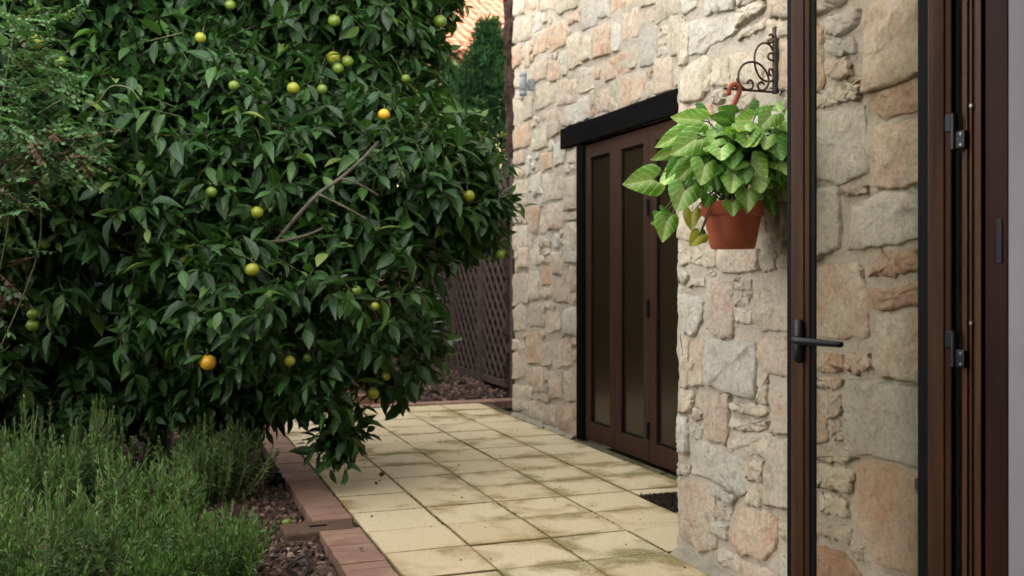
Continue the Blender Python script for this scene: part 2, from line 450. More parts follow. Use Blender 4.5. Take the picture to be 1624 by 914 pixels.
def leaves(kind, P, ax, up, L, W, fold=.35, curl=.18, rng=RNG):
    """returns V,F(tri/quads as k=3 tris),UV,per-vertex leaf index"""
    T, UV, F = leaf_template(kind)
    n = len(P); sd, ay, nz = frames(ax, up)
    cu = curl * (0.4 + 1.2 * rng.random(n)); fo = fold * (0.4 + rng.random(n))
    x = T[None, :, 0] * W[:, None]; y = T[None, :, 1] * L[:, None]
    z = T[None, :, 2] * np.abs(x) * fo[:, None] - cu[:, None] * L[:, None] * T[None, :, 1] ** 2
    V = P[:, None, :] + x[..., None] * sd[:, None, :] + y[..., None] * ay[:, None, :] + z[..., None] * nz[:, None, :]
    tri = []
    for f in F:
        tri.append((f[0], f[1], f[2]))
        if f[3] != f[2]: tri.append((f[0], f[2], f[3]))
    tri = np.array(tri)
    k = len(T)
    FF = (tri[None] + (np.arange(n) * k)[:, None, None]).reshape(-1, 3)
    return V.reshape(-1, 3), FF, np.tile(UV, (n, 1)), np.repeat(np.arange(n), k)
def tubes_np(A, B, ra, rb):
    """3-sided straight tubes from A to B"""
    n = len(A); t = norm(B - A); up = np.tile([0.31, .2, .93], (n, 1)); a = norm(np.cross(t, up)); b = np.cross(t, a)
    V = np.empty((n, 6, 3))
    for k in range(3):
        q = 2 * math.pi * k / 3; d = a * math.cos(q) + b * math.sin(q)
        V[:, k] = A + d * np.asarray(ra)[:, None]; V[:, 3 + k] = B + d * np.asarray(rb)[:, None]
    q = np.array([(0, 1, 4, 3), (1, 2, 5, 4), (2, 0, 3, 5)])
    return V.reshape(-1, 3), (q[None] + (np.arange(n) * 6)[:, None, None]).reshape(-1, 4)
def vnoise(P, f, seed=0):
    """cheap smooth noise in -1..1"""
    P = np.asarray(P, float); r = np.random.default_rng(seed); out = np.zeros(P.shape[:-1])
    for o in range(5):
        k = norm(r.normal(size=3)) * f * (1.0 + .7 * o); out += np.sin(P @ k + r.random() * 6.28) / (1 + .5 * o)
    return out / 2.2

# ================================================================== SETTING
WALL_X = 3.04; PIER_X = 2.215; PIER_Y = 3.95; WALL_END = 8.37
BED_Z = -0.05
g = 300.0
# ground sheet with the garden's own soil level
mk('ground', [(-g, -g, -.10), (g, -g, -.10), (g, g, -.10), (-g, g, -.10)], [(0, 1, 2, 3)], EARTH)['kind'] = 'structure'
# planting beds: one gently uneven sheet each
def sheet(name, x0, x1, y0, y1, z, mat, step=.1, amp=.015, rise=None):
    nx = int((x1 - x0) / step) + 1; ny = int((y1 - y0) / step) + 1
    X, Y = np.meshgrid(np.linspace(x0, x1, nx), np.linspace(y0, y1, ny)); P = np.stack([X, Y, np.zeros_like(X)], -1)
    Z = z + amp * vnoise(P, 5, 3)
    if rise is not None: Z = Z + rise(X, Y)
    V = np.stack([X, Y, Z], -1).reshape(-1, 3)
    i = np.arange(ny - 1)[:, None] * nx + np.arange(nx - 1)[None]; F = np.stack([i, i + 1, i + 1 + nx, i + nx], -1).reshape(-1, 4)
    o = mk(name, V, F, mat); o['kind'] = 'structure'; return o
sheet('planting_bed', -6, .735, 2.6, 9.1, BED_Z, SOIL)
def rear_z(X, Y): return np.clip((Y - 9.45) * .045, 0, .12) + np.where(X < 1.5, .06, 0.0)
sheet('rear_bed', -6, 3.44, 9.41, 13.2, -.01, SOIL, rise=rear_z)
# patio: bedding slab + individual paving tiles
S = .4; TX0 = .955; TY0 = 3.959
slab = MB().box((TX0 - .002, 2.05, -.09), (WALL_X + .02, 9.18, -.014)).build('pavement', JOINT); slab['kind'] = 'structure'
tile_b = MB().box((-.1965, -.1965, -.045), (.1965, .1965, 0), .004)
def tile_mesh(w, d):
    mb = MB().box((-w / 2, -d / 2, -.045), (w / 2, d / 2, 0), .004); V = np.array(mb.V)
    uv = np.stack([V[:, 0] / w + .5, V[:, 1] / d + .5], -1)
    return mesh_np('tile', V, mb.F, TILE, False, uv=uv)
TM = {}
def lay(x0, x1, y0, y1):
    w = round(x1 - x0 - .007, 3); d = round(y1 - y0 - .007, 3)
    if (w, d) not in TM: TM[(w, d)] = tile_mesh(w, d)
    o = put('tile', TM[(w, d)], slab, ((x0 + x1) / 2 + random.uniform(-.0015, .0015), (y0 + y1) / 2 + random.uniform(-.0015, .0015), random.uniform(-.003, .002)))
    o.rotation_euler = (random.uniform(-.004, .004), random.uniform(-.004, .004), random.uniform(-.004, .004)); return o
MAT0 = (2.565, 4.63, 3.0, 5.03)        # opening for the door mat
for r in range(-4, 13):
    y0 = TY0 + r * S; y1 = y0 + S
    for c in range(0, 6):
        x0 = TX0 + .006 + c * S; x1 = min(x0 + S, WALL_X - .045)
        if x1 - x0 < .06: continue
        if r < 0 and x1 > PIER_X - .05:
            x1 = PIER_X - .05
            if x1 - x0 < .05: continue
        if c in (4, 5) and r in (1, 2):          # tiles cut around the mat well
            if c == 5: continue
            xa = WALL_X - .045
            if r == 1: lay(x0, xa, y0, MAT0[1] - .012)
            else: lay(x0, xa, MAT0[3] + .012, y1)
            continue
        lay(x0, x1, y0, min(y1, 9.165))
# cement fillets at the feet of the walls
fil = MB()
for (xa, ya, xb, yb) in ((WALL_X, WALL_END, WALL_X, 6.99), (PIER_X, PIER_Y, PIER_X, 2.15)):
    n = 24
    for k in range(n):
        t0, t1 = k / n, (k + 1) / n
        q0 = np.array((xa, ya + (yb - ya) * t0)); q1 = np.array((xa, ya + (yb - ya) * t1))
        w0 = .050 + .012 * math.sin(k * 1.7); w1 = .050 + .012 * math.sin((k + 1) * 1.7)
        fil.add([(q0[0] - w0, q0[1], -.012), (q1[0] - w1, q1[1], -.012), (q1[0] - .02, q1[1], .012), (q0[0] - .02, q0[1], .012), (q0[0] + .02, q0[1], .03), (q1[0] + .02, q1[1], .03)],
                [(0, 1, 2, 3), (3, 2, 5, 4)])
o = fil.build('cement_fillet', CEMENT, slab, True)
# door mat in its well
mt = thing('doormat', 'dark brown coir doormat sunk in the paving beside the folding doors', 'doormat', ((MAT0[0] + MAT0[2]) / 2, (MAT0[1] + MAT0[3]) / 2, 0))
MB().box((MAT0[0], MAT0[1], -.03), (MAT0[2], MAT0[3], -.007)).build('backing', BEAM, mt)
A = []; 
ys = np.arange(MAT0[1] + .012, MAT0[3] - .005, .016); xs = np.arange(MAT0[0] + .012, MAT0[2] - .005, .016)
X, Y = np.meshgrid(xs, ys); P = np.stack([X.ravel(), Y.ravel(), np.full(X.size, -.007)], -1); P[:, :2] += RNG.uniform(-.005, .005, (len(P), 2))
B = P + RNG.normal(0, .004, P.shape) + [0, 0, .014]
V, F = tubes_np(P, B, np.full(len(P), .0065), np.full(len(P), .003)); mk('bristles', V, F, MATM, mt)['kind'] = 'stuff'
# brick edging
be = thing('brick_edging', 'pink brick edging along the left side of the patio', 'edging', (.85, 6.5, 0))
bmesh_b = mesh_np('brick', *(lambda mb: (mb.V, mb.F))(MB().box((-.1, -.0485, -.075), (.1, .0485, 0), .004)), BRICK, False)
y = 3.40
while y < 9.2:
    if not (4.80 < y < 5.04):
        o = put('brick', bmesh_b, be, (.848 + random.uniform(-.003, .003), y, .005 + random.uniform(-.002, .002))); o.rotation_euler = (random.uniform(-.01, .01), random.uniform(-.01, .01), random.uniform(-.012, .012))
    y += .0995
be2 = thing('brick_edging', 'pink brick edging across the far end of the patio', 'edging', (2.2, 9.28, 0))
x = 1.0
while x < 3.45:
    o = put('brick', bmesh_b, be2, (x, 9.285, .008 + random.uniform(-.002, .002))); o.rotation_euler = (0, random.uniform(-.01, .01), math.pi / 2 + random.uniform(-.012, .012)); x += .0995
# low block edging that holds the rear bed
bl = thing('block_edging', 'low row of brown stone blocks behind the patio under the tree', 'edging', (0, 9.45, 0))
x = .42
while x < 1.9:
    w = random.uniform(.2, .34)
    mb = MB().box((x, 9.40, -.05), (x + w - .02, 9.50, .10 + random.uniform(-.012, .012)), .012); o = mb.build('block', BLOCK, bl); x += w
# valve box lid set in the brick row
vb = thing('valve_box', 'brown rectangular valve box lid breaking the brick edging', 'box', (.74, 4.92, 0))
L0 = (.585, 4.815, -.05); L1 = (.93, 5.025, .008)
mb = MB().box(L0, L1, .014); mb.build('lid', LIDM, vb)
MB().box((.715, 4.905, .0085), (.80, 4.932, .0105), .0).build('finger_hole_patch', RUBBER, vb)  # black plate laid on the lid, its colour standing for the hole's shade
MB().box((.572, 4.80, -.09), (.942, 4.812, -.030)).box((.572, 5.028, -.09), (.942, 5.04, -.030)).box((.572, 4.813, -.09), (.583, 5.027, -.030)).build('frame', JOINT, vb)
MB().box((.54, 4.68, -.12), (.73, 4.80, -.048), .02).build('haunching', CEMENT, be)
MB().box((.70, 3.4, -.12), (.738, 4.6, -.042), .012).build('haunching', CEMENT, be)

# gravel -------------------------------------------------------------
def icos():
    t = (1 + 5 ** .5) / 2
    V = norm(np.array([(-1, t, 0), (1, t, 0), (-1, -t, 0), (1, -t, 0), (0, -1, t), (0, 1, t), (0, -1, -t), (0, 1, -t), (t, 0, -1), (t, 0, 1), (-t, 0, -1), (-t, 0, 1)], float))
    F = np.array([(0, 11, 5), (0, 5, 1), (0, 1, 7), (0, 7, 10), (0, 10, 11), (1, 5, 9), (5, 11, 4), (11, 10, 2), (10, 7, 6), (7, 1, 8), (3, 9, 4), (3, 4, 2), (3, 2, 6), (3, 6, 8), (3, 8, 9), (4, 9, 5), (2, 4, 11), (6, 2, 10), (8, 6, 7), (9, 8, 1)])
    return V, F
IV, IF = icos()
def rocks(P, r, seed):
    rg = np.random.default_rng(seed); n = len(P)
    V = IV[None] * (1 + .35 * rg.normal(size=(n, 12, 1)).clip(-1, 1)) * r[:, None, None] * rg.uniform(.55, 1.25, (n, 1, 3))
    a = rg.uniform(0, 6.28, n); c, s = np.cos(a)[:, None], np.sin(a)[:, None]
    V = np.stack([V[..., 0] * c - V[..., 1] * s, V[..., 0] * s + V[..., 1] * c, V[..., 2]], -1) + P[:, None]
    F = (IF[None] + (np.arange(n) * 12)[:, None, None]).reshape(-1, 3)
    return V.reshape(-1, 3), F, np.repeat(rg.random(n), 12)
n = 9000
P = np.stack([RNG.uniform(-.9, .735, n), 3.9 + 5.1 * RNG.random(n) ** 1.3, np.zeros(n)], -1); P[:, 2] = BED_Z + RNG.uniform(-.004, .022, n)
V, F, t = rocks(P, RNG.uniform(.008, .021, n), 5); o = mk('gravel', V, F, GRAVEL, smooth=False, attrs={'tint': t}); o['kind'] = 'stuff'
n = 6000
P = np.stack([RNG.uniform(.8, 3.42, n), 9.44 + 3.4 * RNG.random(n) ** 1.2, np.zeros(n)], -1); P[:, 2] = rear_z(P[:, 0], P[:, 1]) - .005 + RNG.uniform(0, .02, n)
V, F, t = rocks(P, RNG.uniform(.010, .026, n), 6); o = mk('gravel', V, F, GRAVEL, smooth=False, attrs={'tint': t}); o['kind'] = 'stuff'

# ================================================================== STONE WALLS
def poly_area(p): x, y = p[:, 0], p[:, 1]; return .5 * abs(np.dot(x, np.roll(y, -1)) - np.dot(y, np.roll(x, -1)))
def shrink(p, d):
    c = p.mean(0); r = np.linalg.norm(p - c, axis=1, keepdims=True); return c + (p - c) * np.clip(1 - d / (r + 1e-6), .1, 1)
def stone_mesh(poly, proud, seed, mat, hi):
    """poly (n,2) in (Y,Z) of the wall; the stone's face looks along -X"""
    rg = np.random.default_rng(seed)
    n = 34 if hi else 18
    q = np.vstack([poly, poly[:1]]); seg = np.linalg.norm(np.diff(q, axis=0), axis=1); cum = np.concatenate([[0], np.cumsum(seg)])
    s = (np.arange(n) + .5 * rg.random()) / n * cum[-1]
    # keep the polygon's corners: snap the nearest sample
    for cpos in cum[:-1]:
        k = np.argmin(np.abs(s - cpos)); s[k] = cpos
    s = np.sort(s); R = np.stack([np.interp(s, cum, q[:, 0]), np.interp(s, cum, q[:, 1])], -1)
    R = .88 * R + .06 * (np.roll(R, 1, 0) + np.roll(R, -1, 0))
    R = R + rg.normal(0, .0034 if hi else .0045, R.shape); R = R.mean(0) + (R - R.mean(0)) * (1 + .009 / math.sqrt(poly_area(poly)))
    size = math.sqrt(poly_area(poly)); c = R.mean(0)
    bev = min(.011, size * .09)
    rings = [(R, .06), (shrink(R, 0), -proud * .35), (shrink(R, bev * .45), -proud * .85), (shrink(R, bev * 1.2), -proud)]
    fr = [.66, .33] if hi else [.5]
    for f in fr: rings.append((c + (rings[3][0] - c) * f, -proud * 1.12))
    V = []
    tilt = rg.normal(0, .05, 2); amp = (.006 if hi else .008) * min(1, size / .13); tilt = tilt * min(1, size / .13); sd = int(rg.integers(1e6))
    for k, (rr, d) in enumerate(rings):
        p3 = np.stack([np.full(len(rr), d), rr[:, 0], rr[:, 1]], -1)
        if k >= 1:
            p3[:, 0] += proud * .42 * (rr[:, 1] - c[1]) / (size + .02)
            p3[:, 0] += (rr - c) @ tilt * .25 * (1 if k >= 2 else .4)
            p3[:, 0] += amp * vnoise(p3 * [0, 1, 1], 26, sd) * (1 if k >= 2 else .5) + rg.normal(0, .0018, len(rr))
        V.append(p3)
    V.append(np.array([[-proud * 1.15, c[0], c[1]]])); V = np.vstack(V)
    F = []; m = len(rings)
    area2 = np.dot(R[:, 0], np.roll(R[:, 1], -1)) - np.dot(R[:, 1], np.roll(R[:, 0], -1))
    for i in range(m - 1):
        for k in range(n): F.append((i * n + k, i * n + (k + 1) % n, (i + 1) * n + (k + 1) % n, (i + 1) * n + k))
    ct = len(V) - 1
    for k in range(n): F.append(((m - 1) * n + k, (m - 1) * n + (k + 1) % n, ct))
    if area2 > 0: F = [f[::-1] for f in F]
    return V, F, np.array([i >= 2 for i in range(m - 1) for k in range(n)] + [True] * n)
class Raster:
    def __init__(s, y0, y1, z0, z1, res=.01):
        s.o = (y0, z0); s.res = res; s.g = np.zeros((int((z1 - z0) / res), int((y1 - y0) / res)), bool)
        s.Y, s.Z = np.meshgrid(y0 + (np.arange(s.g.shape[1]) + .5) * res, z0 + (np.arange(s.g.shape[0]) + .5) * res)
    def mask(s, p):
        ins = np.zeros_like(s.g); n = len(p)
        for i in range(n):
            (xa, ya), (xb, yb) = p[i], p[(i + 1) % n]
            if abs(ya - yb) < 1e-9: continue
            cond = ((s.Z > ya) != (s.Z > yb)) & (s.Y < (xb - xa) * (s.Z - ya) / (yb - ya) + xa); ins ^= cond
        return ins
    def grow(s, m, k):
        for _ in range(k):
            q = m.copy(); q[1:] |= m[:-1]; q[:-1] |= m[1:]; q[:, 1:] |= m[:, :-1]; q[:, :-1] |= m[:, 1:]; m = q
        return m
def lay_stones(traced, X, bounds, blocked, parent, hi, seed, fill_sizes, proud, maxn):
    y0, y1, z0, z1 = bounds; R = Raster(y0, y1, z0, z1); rg = np.random.default_rng(seed); out = []
    for (a, b, c, d) in blocked: R.g |= (R.Y > a) & (R.Y < b) & (R.Z > c) & (R.Z < d)
    for code, p in traced:
        m = R.mask(p); R.g |= R.grow(m, 1); out.append((code, p))
    for (w, h, tries) in fill_sizes:
        for _ in range(tries):
            if len(out) >= maxn: break
            ww = w * rg.uniform(.75, 1.25); hh = h * rg.uniform(.75, 1.25)
            yc = rg.uniform(y0 + ww / 2, y1 - ww / 2); zc = rg.uniform(z0 + hh / 2, z1 - hh / 2)
            i0 = int((zc - hh / 2 - z0) / .01); i1 = int((zc + hh / 2 - z0) / .01) + 1; j0 = int((yc - ww / 2 - y0) / .01); j1 = int((yc + ww / 2 - y0) / .01) + 1
            if R.g[i0:i1, j0:j1].any(): continue
            # grow to fill the hole in both directions
            for _g in range(9):
                if j1 + 1 < R.g.shape[1] and not R.g[i0:i1, j1:j1 + 1].any() and (j1 - j0) * .01 < ww * 1.5: j1 += 1
                if j0 > 0 and not R.g[i0:i1, j0 - 1:j0].any() and (j1 - j0) * .01 < ww * 1.5: j0 -= 1
                if i1 + 1 < R.g.shape[0] and not R.g[i1:i1 + 1, j0:j1].any() and (i1 - i0) * .01 < hh * 1.5: i1 += 1
                if i0 > 0 and not R.g[i0 - 1:i0, j0:j1].any() and (i1 - i0) * .01 < hh * 1.5: i0 -= 1
            R.g[max(i0 - 1, 0):i1 + 1, max(j0 - 1, 0):j1 + 1] = True
            a, b, c, d = y0 + j0 * .01 + .004, y0 + j1 * .01 - .004, z0 + i0 * .01 + .004, z0 + i1 * .01 - .004
            k = min(b - a, d - c) * .22
            p = np.array([(a + rg.uniform(0, k), c + rg.uniform(0, k)), ((a + b) / 2, c + rg.uniform(-.2, .4) * k), (b - rg.uniform(0, k), c + rg.uniform(0, k)), (b - rg.uniform(-.2, .3) * k, (c + d) / 2),
                          (b - rg.uniform(0, k), d - rg.uniform(0, k)), ((a + b) / 2, d - rg.uniform(-.2, .4) * k), (a + rg.uniform(0, k), d - rg.uniform(0, k)), (a + rg.uniform(-.2, .3) * k, (c + d) / 2)])
            out.append((rg.choice(list('cccggppo')), p))
    for i, (code, p) in enumerate(out):
        pr = proud * rg.uniform(.5, 1.5) * (1.05 if poly_area(p) < .012 else 1.0)
        V, F, sm = stone_mesh(p, pr, seed * 1000 + i, None, hi); V[:, 0] += X
        mk('stone', V, F, STONE[code], parent, sm)
    return len(out)
def tr(crop, X, items):
    ox, oy, k = crop; out = []
    for code, pts in items:
        p = np.array([at_x(ox + k * x, oy + k * y, X)[1:] for x, y in pts]); out.append((code, p))
    return out
def P4(*v): return [(v[i], v[i + 1]) for i in range(0, len(v), 2)]
pier = []
pier += tr((1060, 380, .2956), PIER_X, [
    ('c', P4(66, 0, 122, 0, 130, 110, 82, 140, 68, 120)), ('c', P4(132, 20, 265, 45, 260, 150, 190, 140, 132, 125)), ('p', P4(275, 50, 490, 55, 495, 160, 400, 175, 310, 180, 280, 140)),
    ('c', P4(205, 170, 265, 165, 250, 205, 205, 215)), ('c', P4(130, 215, 203, 215, 205, 250, 130, 250)), ('g', P4(72, 295, 195, 320, 190, 400, 150, 515, 95, 500, 72, 400)),
    ('p', P4(240, 225, 355, 230, 355, 380, 350, 530, 260, 510, 225, 480, 240, 350)), ('c', P4(362, 215, 450, 215, 450, 270, 367, 270)), ('c', P4(367, 290, 450, 295, 432, 345, 372, 355)), ('c', P4(367, 370, 450, 390, 450, 450, 377, 450)),
    ('c', P4(490, 200, 640, 170, 680, 172, 680, 495, 530, 490, 465, 450, 465, 320)), ('p', P4(75, 505, 118, 530, 118, 780, 78, 790)), ('p', P4(126, 540, 195, 550, 195, 780, 122, 785)),
    ('g', P4(210, 530, 480, 560, 485, 860, 400, 840, 210, 770)), ('p', P4(492, 530, 640, 520, 690, 525, 690, 755, 520, 700, 492, 600)), ('c', P4(492, 740, 545, 720, 540, 880, 492, 880)), ('c', P4(75, 800, 140, 815, 130, 925, 75, 925))])
pier += tr((1060, 640, .29963), PIER_X, [
    ('g', P4(66, 60, 105, 72, 115, 180, 110, 270, 75, 250, 66, 180)), ('p', P4(182, -48, 335, -52, 330, 130, 310, 215, 215, 190, 200, 80)), ('c', P4(347, 0, 530, 5, 535, 55, 480, 72, 347, 35)), ('c', P4(347, 77, 545, 97, 510, 138, 470, 150, 347, 123)),
    ('c', P4(347, 142, 545, 168, 540, 290, 440, 265, 342, 250)), ('p', P4(558, -55, 690, -95, 700, 165, 555, 150)), ('g', P4(130, 220, 200, 200, 300, 245, 415, 310, 415, 465, 370, 480, 250, 410, 130, 370)), ('g', P4(65, 310, 125, 330, 120, 370, 68, 375)),
    ('c', P4(422, 300, 512, 310, 502, 405, 427, 395)), ('c', P4(427, 415, 510, 430, 500, 540, 427, 530)), ('c', P4(545, 178, 690, 200, 690, 560, 520, 530, 530, 330)), ('p', P4(72, 400, 200, 430, 255, 500, 265, 760, 180, 790, 130, 740, 68, 700)),
    ('g', P4(250, 430, 360, 490, 340, 530, 250, 480)), ('c', P4(260, 545, 340, 560, 330, 620, 260, 600)), ('g', P4(250, 622, 325, 642, 320, 720, 250, 682)), ('o', P4(375, 570, 430, 550, 580, 600, 585, 740, 520, 830, 400, 790, 350, 740)),
    ('c', P4(280, 760, 385, 812, 385, 900, 275, 840)), ('p', P4(392, 825, 500, 860, 600, 900, 600, 1000, 392, 960)), ('c', P4(600, 620, 690, 640, 690, 760, 602, 690))])
pier += tr((960, 0, .4595), PIER_X, [
    ('g', P4(300, 80, 450, 45, 455, 110, 340, 185, 300, 190)), ('g', P4(265, -20, 332, -30, 322, 25, 275, 52)), ('c', P4(462, 40, 545, 0, 560, 28, 465, 95)), ('c', P4(472, 110, 560, 72, 557, 98, 472, 135)), ('c', P4(268, 242, 340, 200, 365, 205, 365, 300, 330, 350, 268, 350)),
    ('g', P4(345, -20, 452, -20, 442, 32, 352, 55)), ('o', P4(560, 150, 600, 130, 660, 150, 660, 310, 560, 300)), ('c', P4(440, 190, 545, 180, 545, 285, 440, 285)), ('c', P4(268, 62, 292, 92, 290, 215, 266, 225)), ('o', P4(300, 368, 370, 363, 380, 405, 300, 405)), ('c', P4(372, 205, 432, 200, 427, 290, 372, 295)),
    ('c', P4(462, -60, 600, -70, 590, -15, 470, 25)), ('p', P4(575, -10, 680, -30, 680, 60, 580, 60)), ('c', P4(570, 70, 680, 72, 680, 120, 572, 140)), ('c', P4(268, 365, 292, 365, 292, 480, 266, 480)), ('c', P4(300, 420, 420, 415, 425, 520, 305, 530)), ('g', P4(268, 490, 295, 490, 298, 640, 266, 640)),
    ('c', P4(305, 545, 420, 535, 425, 660, 308, 670)), ('g', P4(435, 400, 600, 390, 600, 520, 440, 520)), ('p', P4(440, 535, 560, 535, 560, 680, 440, 680)), ('c', P4(265, 655, 300, 655, 320, 830, 262, 825)), ('c', P4(310, 690, 420, 680, 420, 830, 335, 830)), ('c', P4(430, 695, 520, 690, 520, 800, 430, 820)),
    ('c', P4(530, 700, 600, 705, 600, 790, 535, 800)), ('p', P4(575, 540, 680, 540, 680, 690, 575, 690)), ('g', P4(615, 400, 700, 400, 700, 525, 615, 525)), ('c', P4(612, 705, 690, 705, 690, 810, 615, 830))])
pier += tr((1240, 0, .503), PIER_X, [
    ('c', P4(95, -10, 215, -10, 200, 10, 110, 50, 75, 55)), ('g', P4(150, 60, 245, 25, 245, 75, 200, 110, 155, 110)), ('g', P4(150, 130, 235, 115, 240, 165, 180, 180, 155, 170)), ('p', P4(150, 190, 215, 185, 225, 235, 180, 250, 150, 235)), ('o', P4(85, 75, 137, 90, 140, 250, 130, 280, 85, 285)),
    ('p', P4(265, 30, 300, 5, 460, -10, 470, 215, 400, 250, 265, 295)), ('r', P4(280, 300, 430, 255, 470, 268, 470, 345, 330, 375, 300, 360)), ('c', P4(100, 300, 200, 272, 212, 320, 100, 345)), ('g', P4(112, 360, 270, 335, 275, 540, 200, 575, 120, 565)), ('p', P4(300, 400, 445, 375, 480, 380, 480, 570, 370, 595, 300, 590)),
    ('p', P4(197, 595, 270, 585, 265, 610, 200, 615)), ('g', P4(95, 600, 175, 590, 190, 620, 190, 780, 100, 825)), ('g', P4(230, 650, 330, 605, 420, 610, 460, 650, 450, 750, 340, 775, 220, 785)), ('r', P4(330, 790, 425, 790, 450, 845, 360, 872, 287, 870, 310, 810)), ('p', P4(92, 842, 250, 828, 276, 930, 282, 1065, 200, 1065, 92, 1050)),
    ('p', P4(435, 790, 520, 780, 520, 860, 455, 870)), ('c', P4(250, -60, 460, -80, 460, -20, 260, -5))])
pier += tr((1240, 450, .507), PIER_X, [
    ('r', P4(282, 20, 420, 5, 470, 0, 470, 60, 320, 80, 282, 70)), ('c', P4(305, 100, 440, 90, 480, 95, 480, 310, 320, 290, 295, 250)), ('o', P4(110, 222, 190, 227, 200, 260, 150, 280, 110, 265)), ('p', P4(207, 222, 275, 222, 285, 260, 240, 280, 207, 265)), ('p', P4(110, 292, 190, 297, 180, 330, 110, 320)),
    ('p', P4(92, 335, 140, 350, 148, 480, 130, 495, 92, 490)), ('p', P4(152, 340, 192, 340, 192, 410, 155, 420)), ('g', P4(207, 300, 430, 317, 490, 340, 490, 585, 330, 550, 240, 520, 207, 480)), ('c', P4(110, 510, 200, 520, 245, 538, 200, 565, 110, 545)), ('c', P4(117, 562, 225, 585, 220, 655, 122, 630)),
    ('c', P4(127, 652, 215, 680, 215, 730, 132, 715)), ('c', P4(120, 732, 220, 762, 215, 815, 120, 775)), ('o', P4(242, 560, 330, 560, 420, 610, 445, 700, 440, 910, 320, 880, 235, 770)), ('r', P4(92, 820, 200, 840, 250, 914, 250, 1010, 92, 980)), ('p', P4(455, 620, 530, 640, 530, 900, 455, 900)), ('c', P4(265, 900, 400, 925, 400, 1020, 270, 1000))])
far = []
far += tr((780, 0, .4376), WALL_X, [
    ('c', P4(80, 75, 140, 60, 145, 140, 80, 160)), ('g', P4(147, 55, 180, 45, 180, 105, 150, 125)), ('o', P4(125, 0, 165, -10, 165, 30, 130, 40)), ('o', P4(155, 135, 200, 107, 200, 185, 155, 205)), ('o', P4(210, 97, 275, 70, 275, 160, 215, 192)), ('o', P4(285, 60, 320, 37, 320, 75, 285, 90)), ('g', P4(327, -10, 385, -30, 385, 88, 327, 115)),
    ('g', P4(391, 15, 430, -8, 430, 60, 391, 65)), ('o', P4(437, 20, 440, -10, 515, -30, 512, 15, 440, 53)), ('p', P4(477, 55, 535, 22, 535, 130, 477, 150)), ('c', P4(547, 10, 590, -10, 590, 10, 547, 30)), ('p', P4(547, 45, 590, 30, 590, 75, 552, 90)), ('o', P4(78, 172, 110, 165, 110, 230, 78, 250)), ('c', P4(277, 140, 320, 117, 325, 230, 282, 258)),
    ('c', P4(332, 140, 365, 125, 365, 213, 332, 220)), ('o', P4(372, 110, 430, 77, 430, 193, 375, 213)), ('g', P4(437, 80, 466, 75, 466, 180, 437, 185)), ('g', P4(537, 117, 595, 92, 600, 225, 542, 248)), ('c', P4(607, 147, 645, 130, 645, 155, 610, 170)), ('c', P4(607, 177, 645, 165, 645, 190, 607, 205)), ('c', P4(612, 105, 645, 90, 640, 120, 612, 135)),
    ('c', P4(652, 60, 700, 45, 700, 190, 652, 208)), ('p', P4(147, 237, 205, 212, 200, 283, 147, 305)), ('o', P4(211, 227, 250, 215, 250, 285, 215, 300)), ('o', P4(412, 217, 500, 192, 500, 258, 415, 298)), ('c', P4(322, 252, 375, 240, 375, 320, 322, 343)), ('o', P4(467, 287, 560, 265, 555, 350, 470, 393)), ('p', P4(592, 217, 660, 210, 660, 320, 597, 343)),
    ('c', P4(566, 300, 590, 295, 590, 350, 566, 355)), ('p', P4(242, 287, 310, 292, 310, 370, 242, 388)), ('c', P4(157, 312, 235, 302, 235, 370, 160, 403)), ('c', P4(80, 357, 112, 370, 115, 453, 80, 455)), ('c', P4(121, 357, 150, 350, 150, 425, 121, 440)), ('g', P4(272, 390, 350, 347, 355, 430, 272, 463)), ('p', P4(382, 330, 430, 312, 430, 400, 385, 410)),
    ('c', P4(436, 360, 460, 355, 460, 400, 436, 400)), ('p', P4(202, 402, 250, 392, 250, 480, 202, 508)), ('o', P4(82, 472, 140, 447, 140, 530, 86, 545)), ('c', P4(157, 472, 200, 442, 205, 530, 160, 548)), ('g', P4(227, 525, 270, 502, 265, 590, 232, 603)), ('o', P4(181, 562, 220, 552, 220, 608, 185, 623)), ('c', P4(276, 555, 306, 542, 306, 588, 276, 593)),
    ('p', P4(82, 556, 120, 547, 120, 590, 86, 600)), ('c', P4(187, 635, 255, 617, 260, 718, 190, 730)), ('g', P4(146, 642, 180, 622, 184, 700, 150, 713)), ('c', P4(266, 650, 308, 637, 308, 755, 266, 768)), ('c', P4(80, 662, 130, 650, 130, 740, 84, 750)), ('o', P4(126, 748, 150, 728, 178, 762, 165, 850, 140, 840)), ('p', P4(206, 747, 260, 732, 260, 828, 206, 835)),
    ('c', P4(266, 777, 308, 772, 308, 800, 271, 803)), ('c', P4(266, 812, 308, 806, 308, 910, 266, 910)), ('c', P4(182, 772, 201, 766, 201, 848, 177, 848)), ('p', P4(82, 762, 120, 757, 115, 808, 82, 810)), ('c', P4(80, 822, 130, 817, 130, 900, 80, 910)),
    ('c', P4(80, -20, 120, -30, 120, 45, 80, 62)), ('p', P4(175, -20, 230, -40, 230, 35, 178, 40)), ('c', P4(238, -35, 318, -60, 318, 25, 240, 55)), ('c', P4(600, -30, 690, -60, 690, 40, 600, 85))])
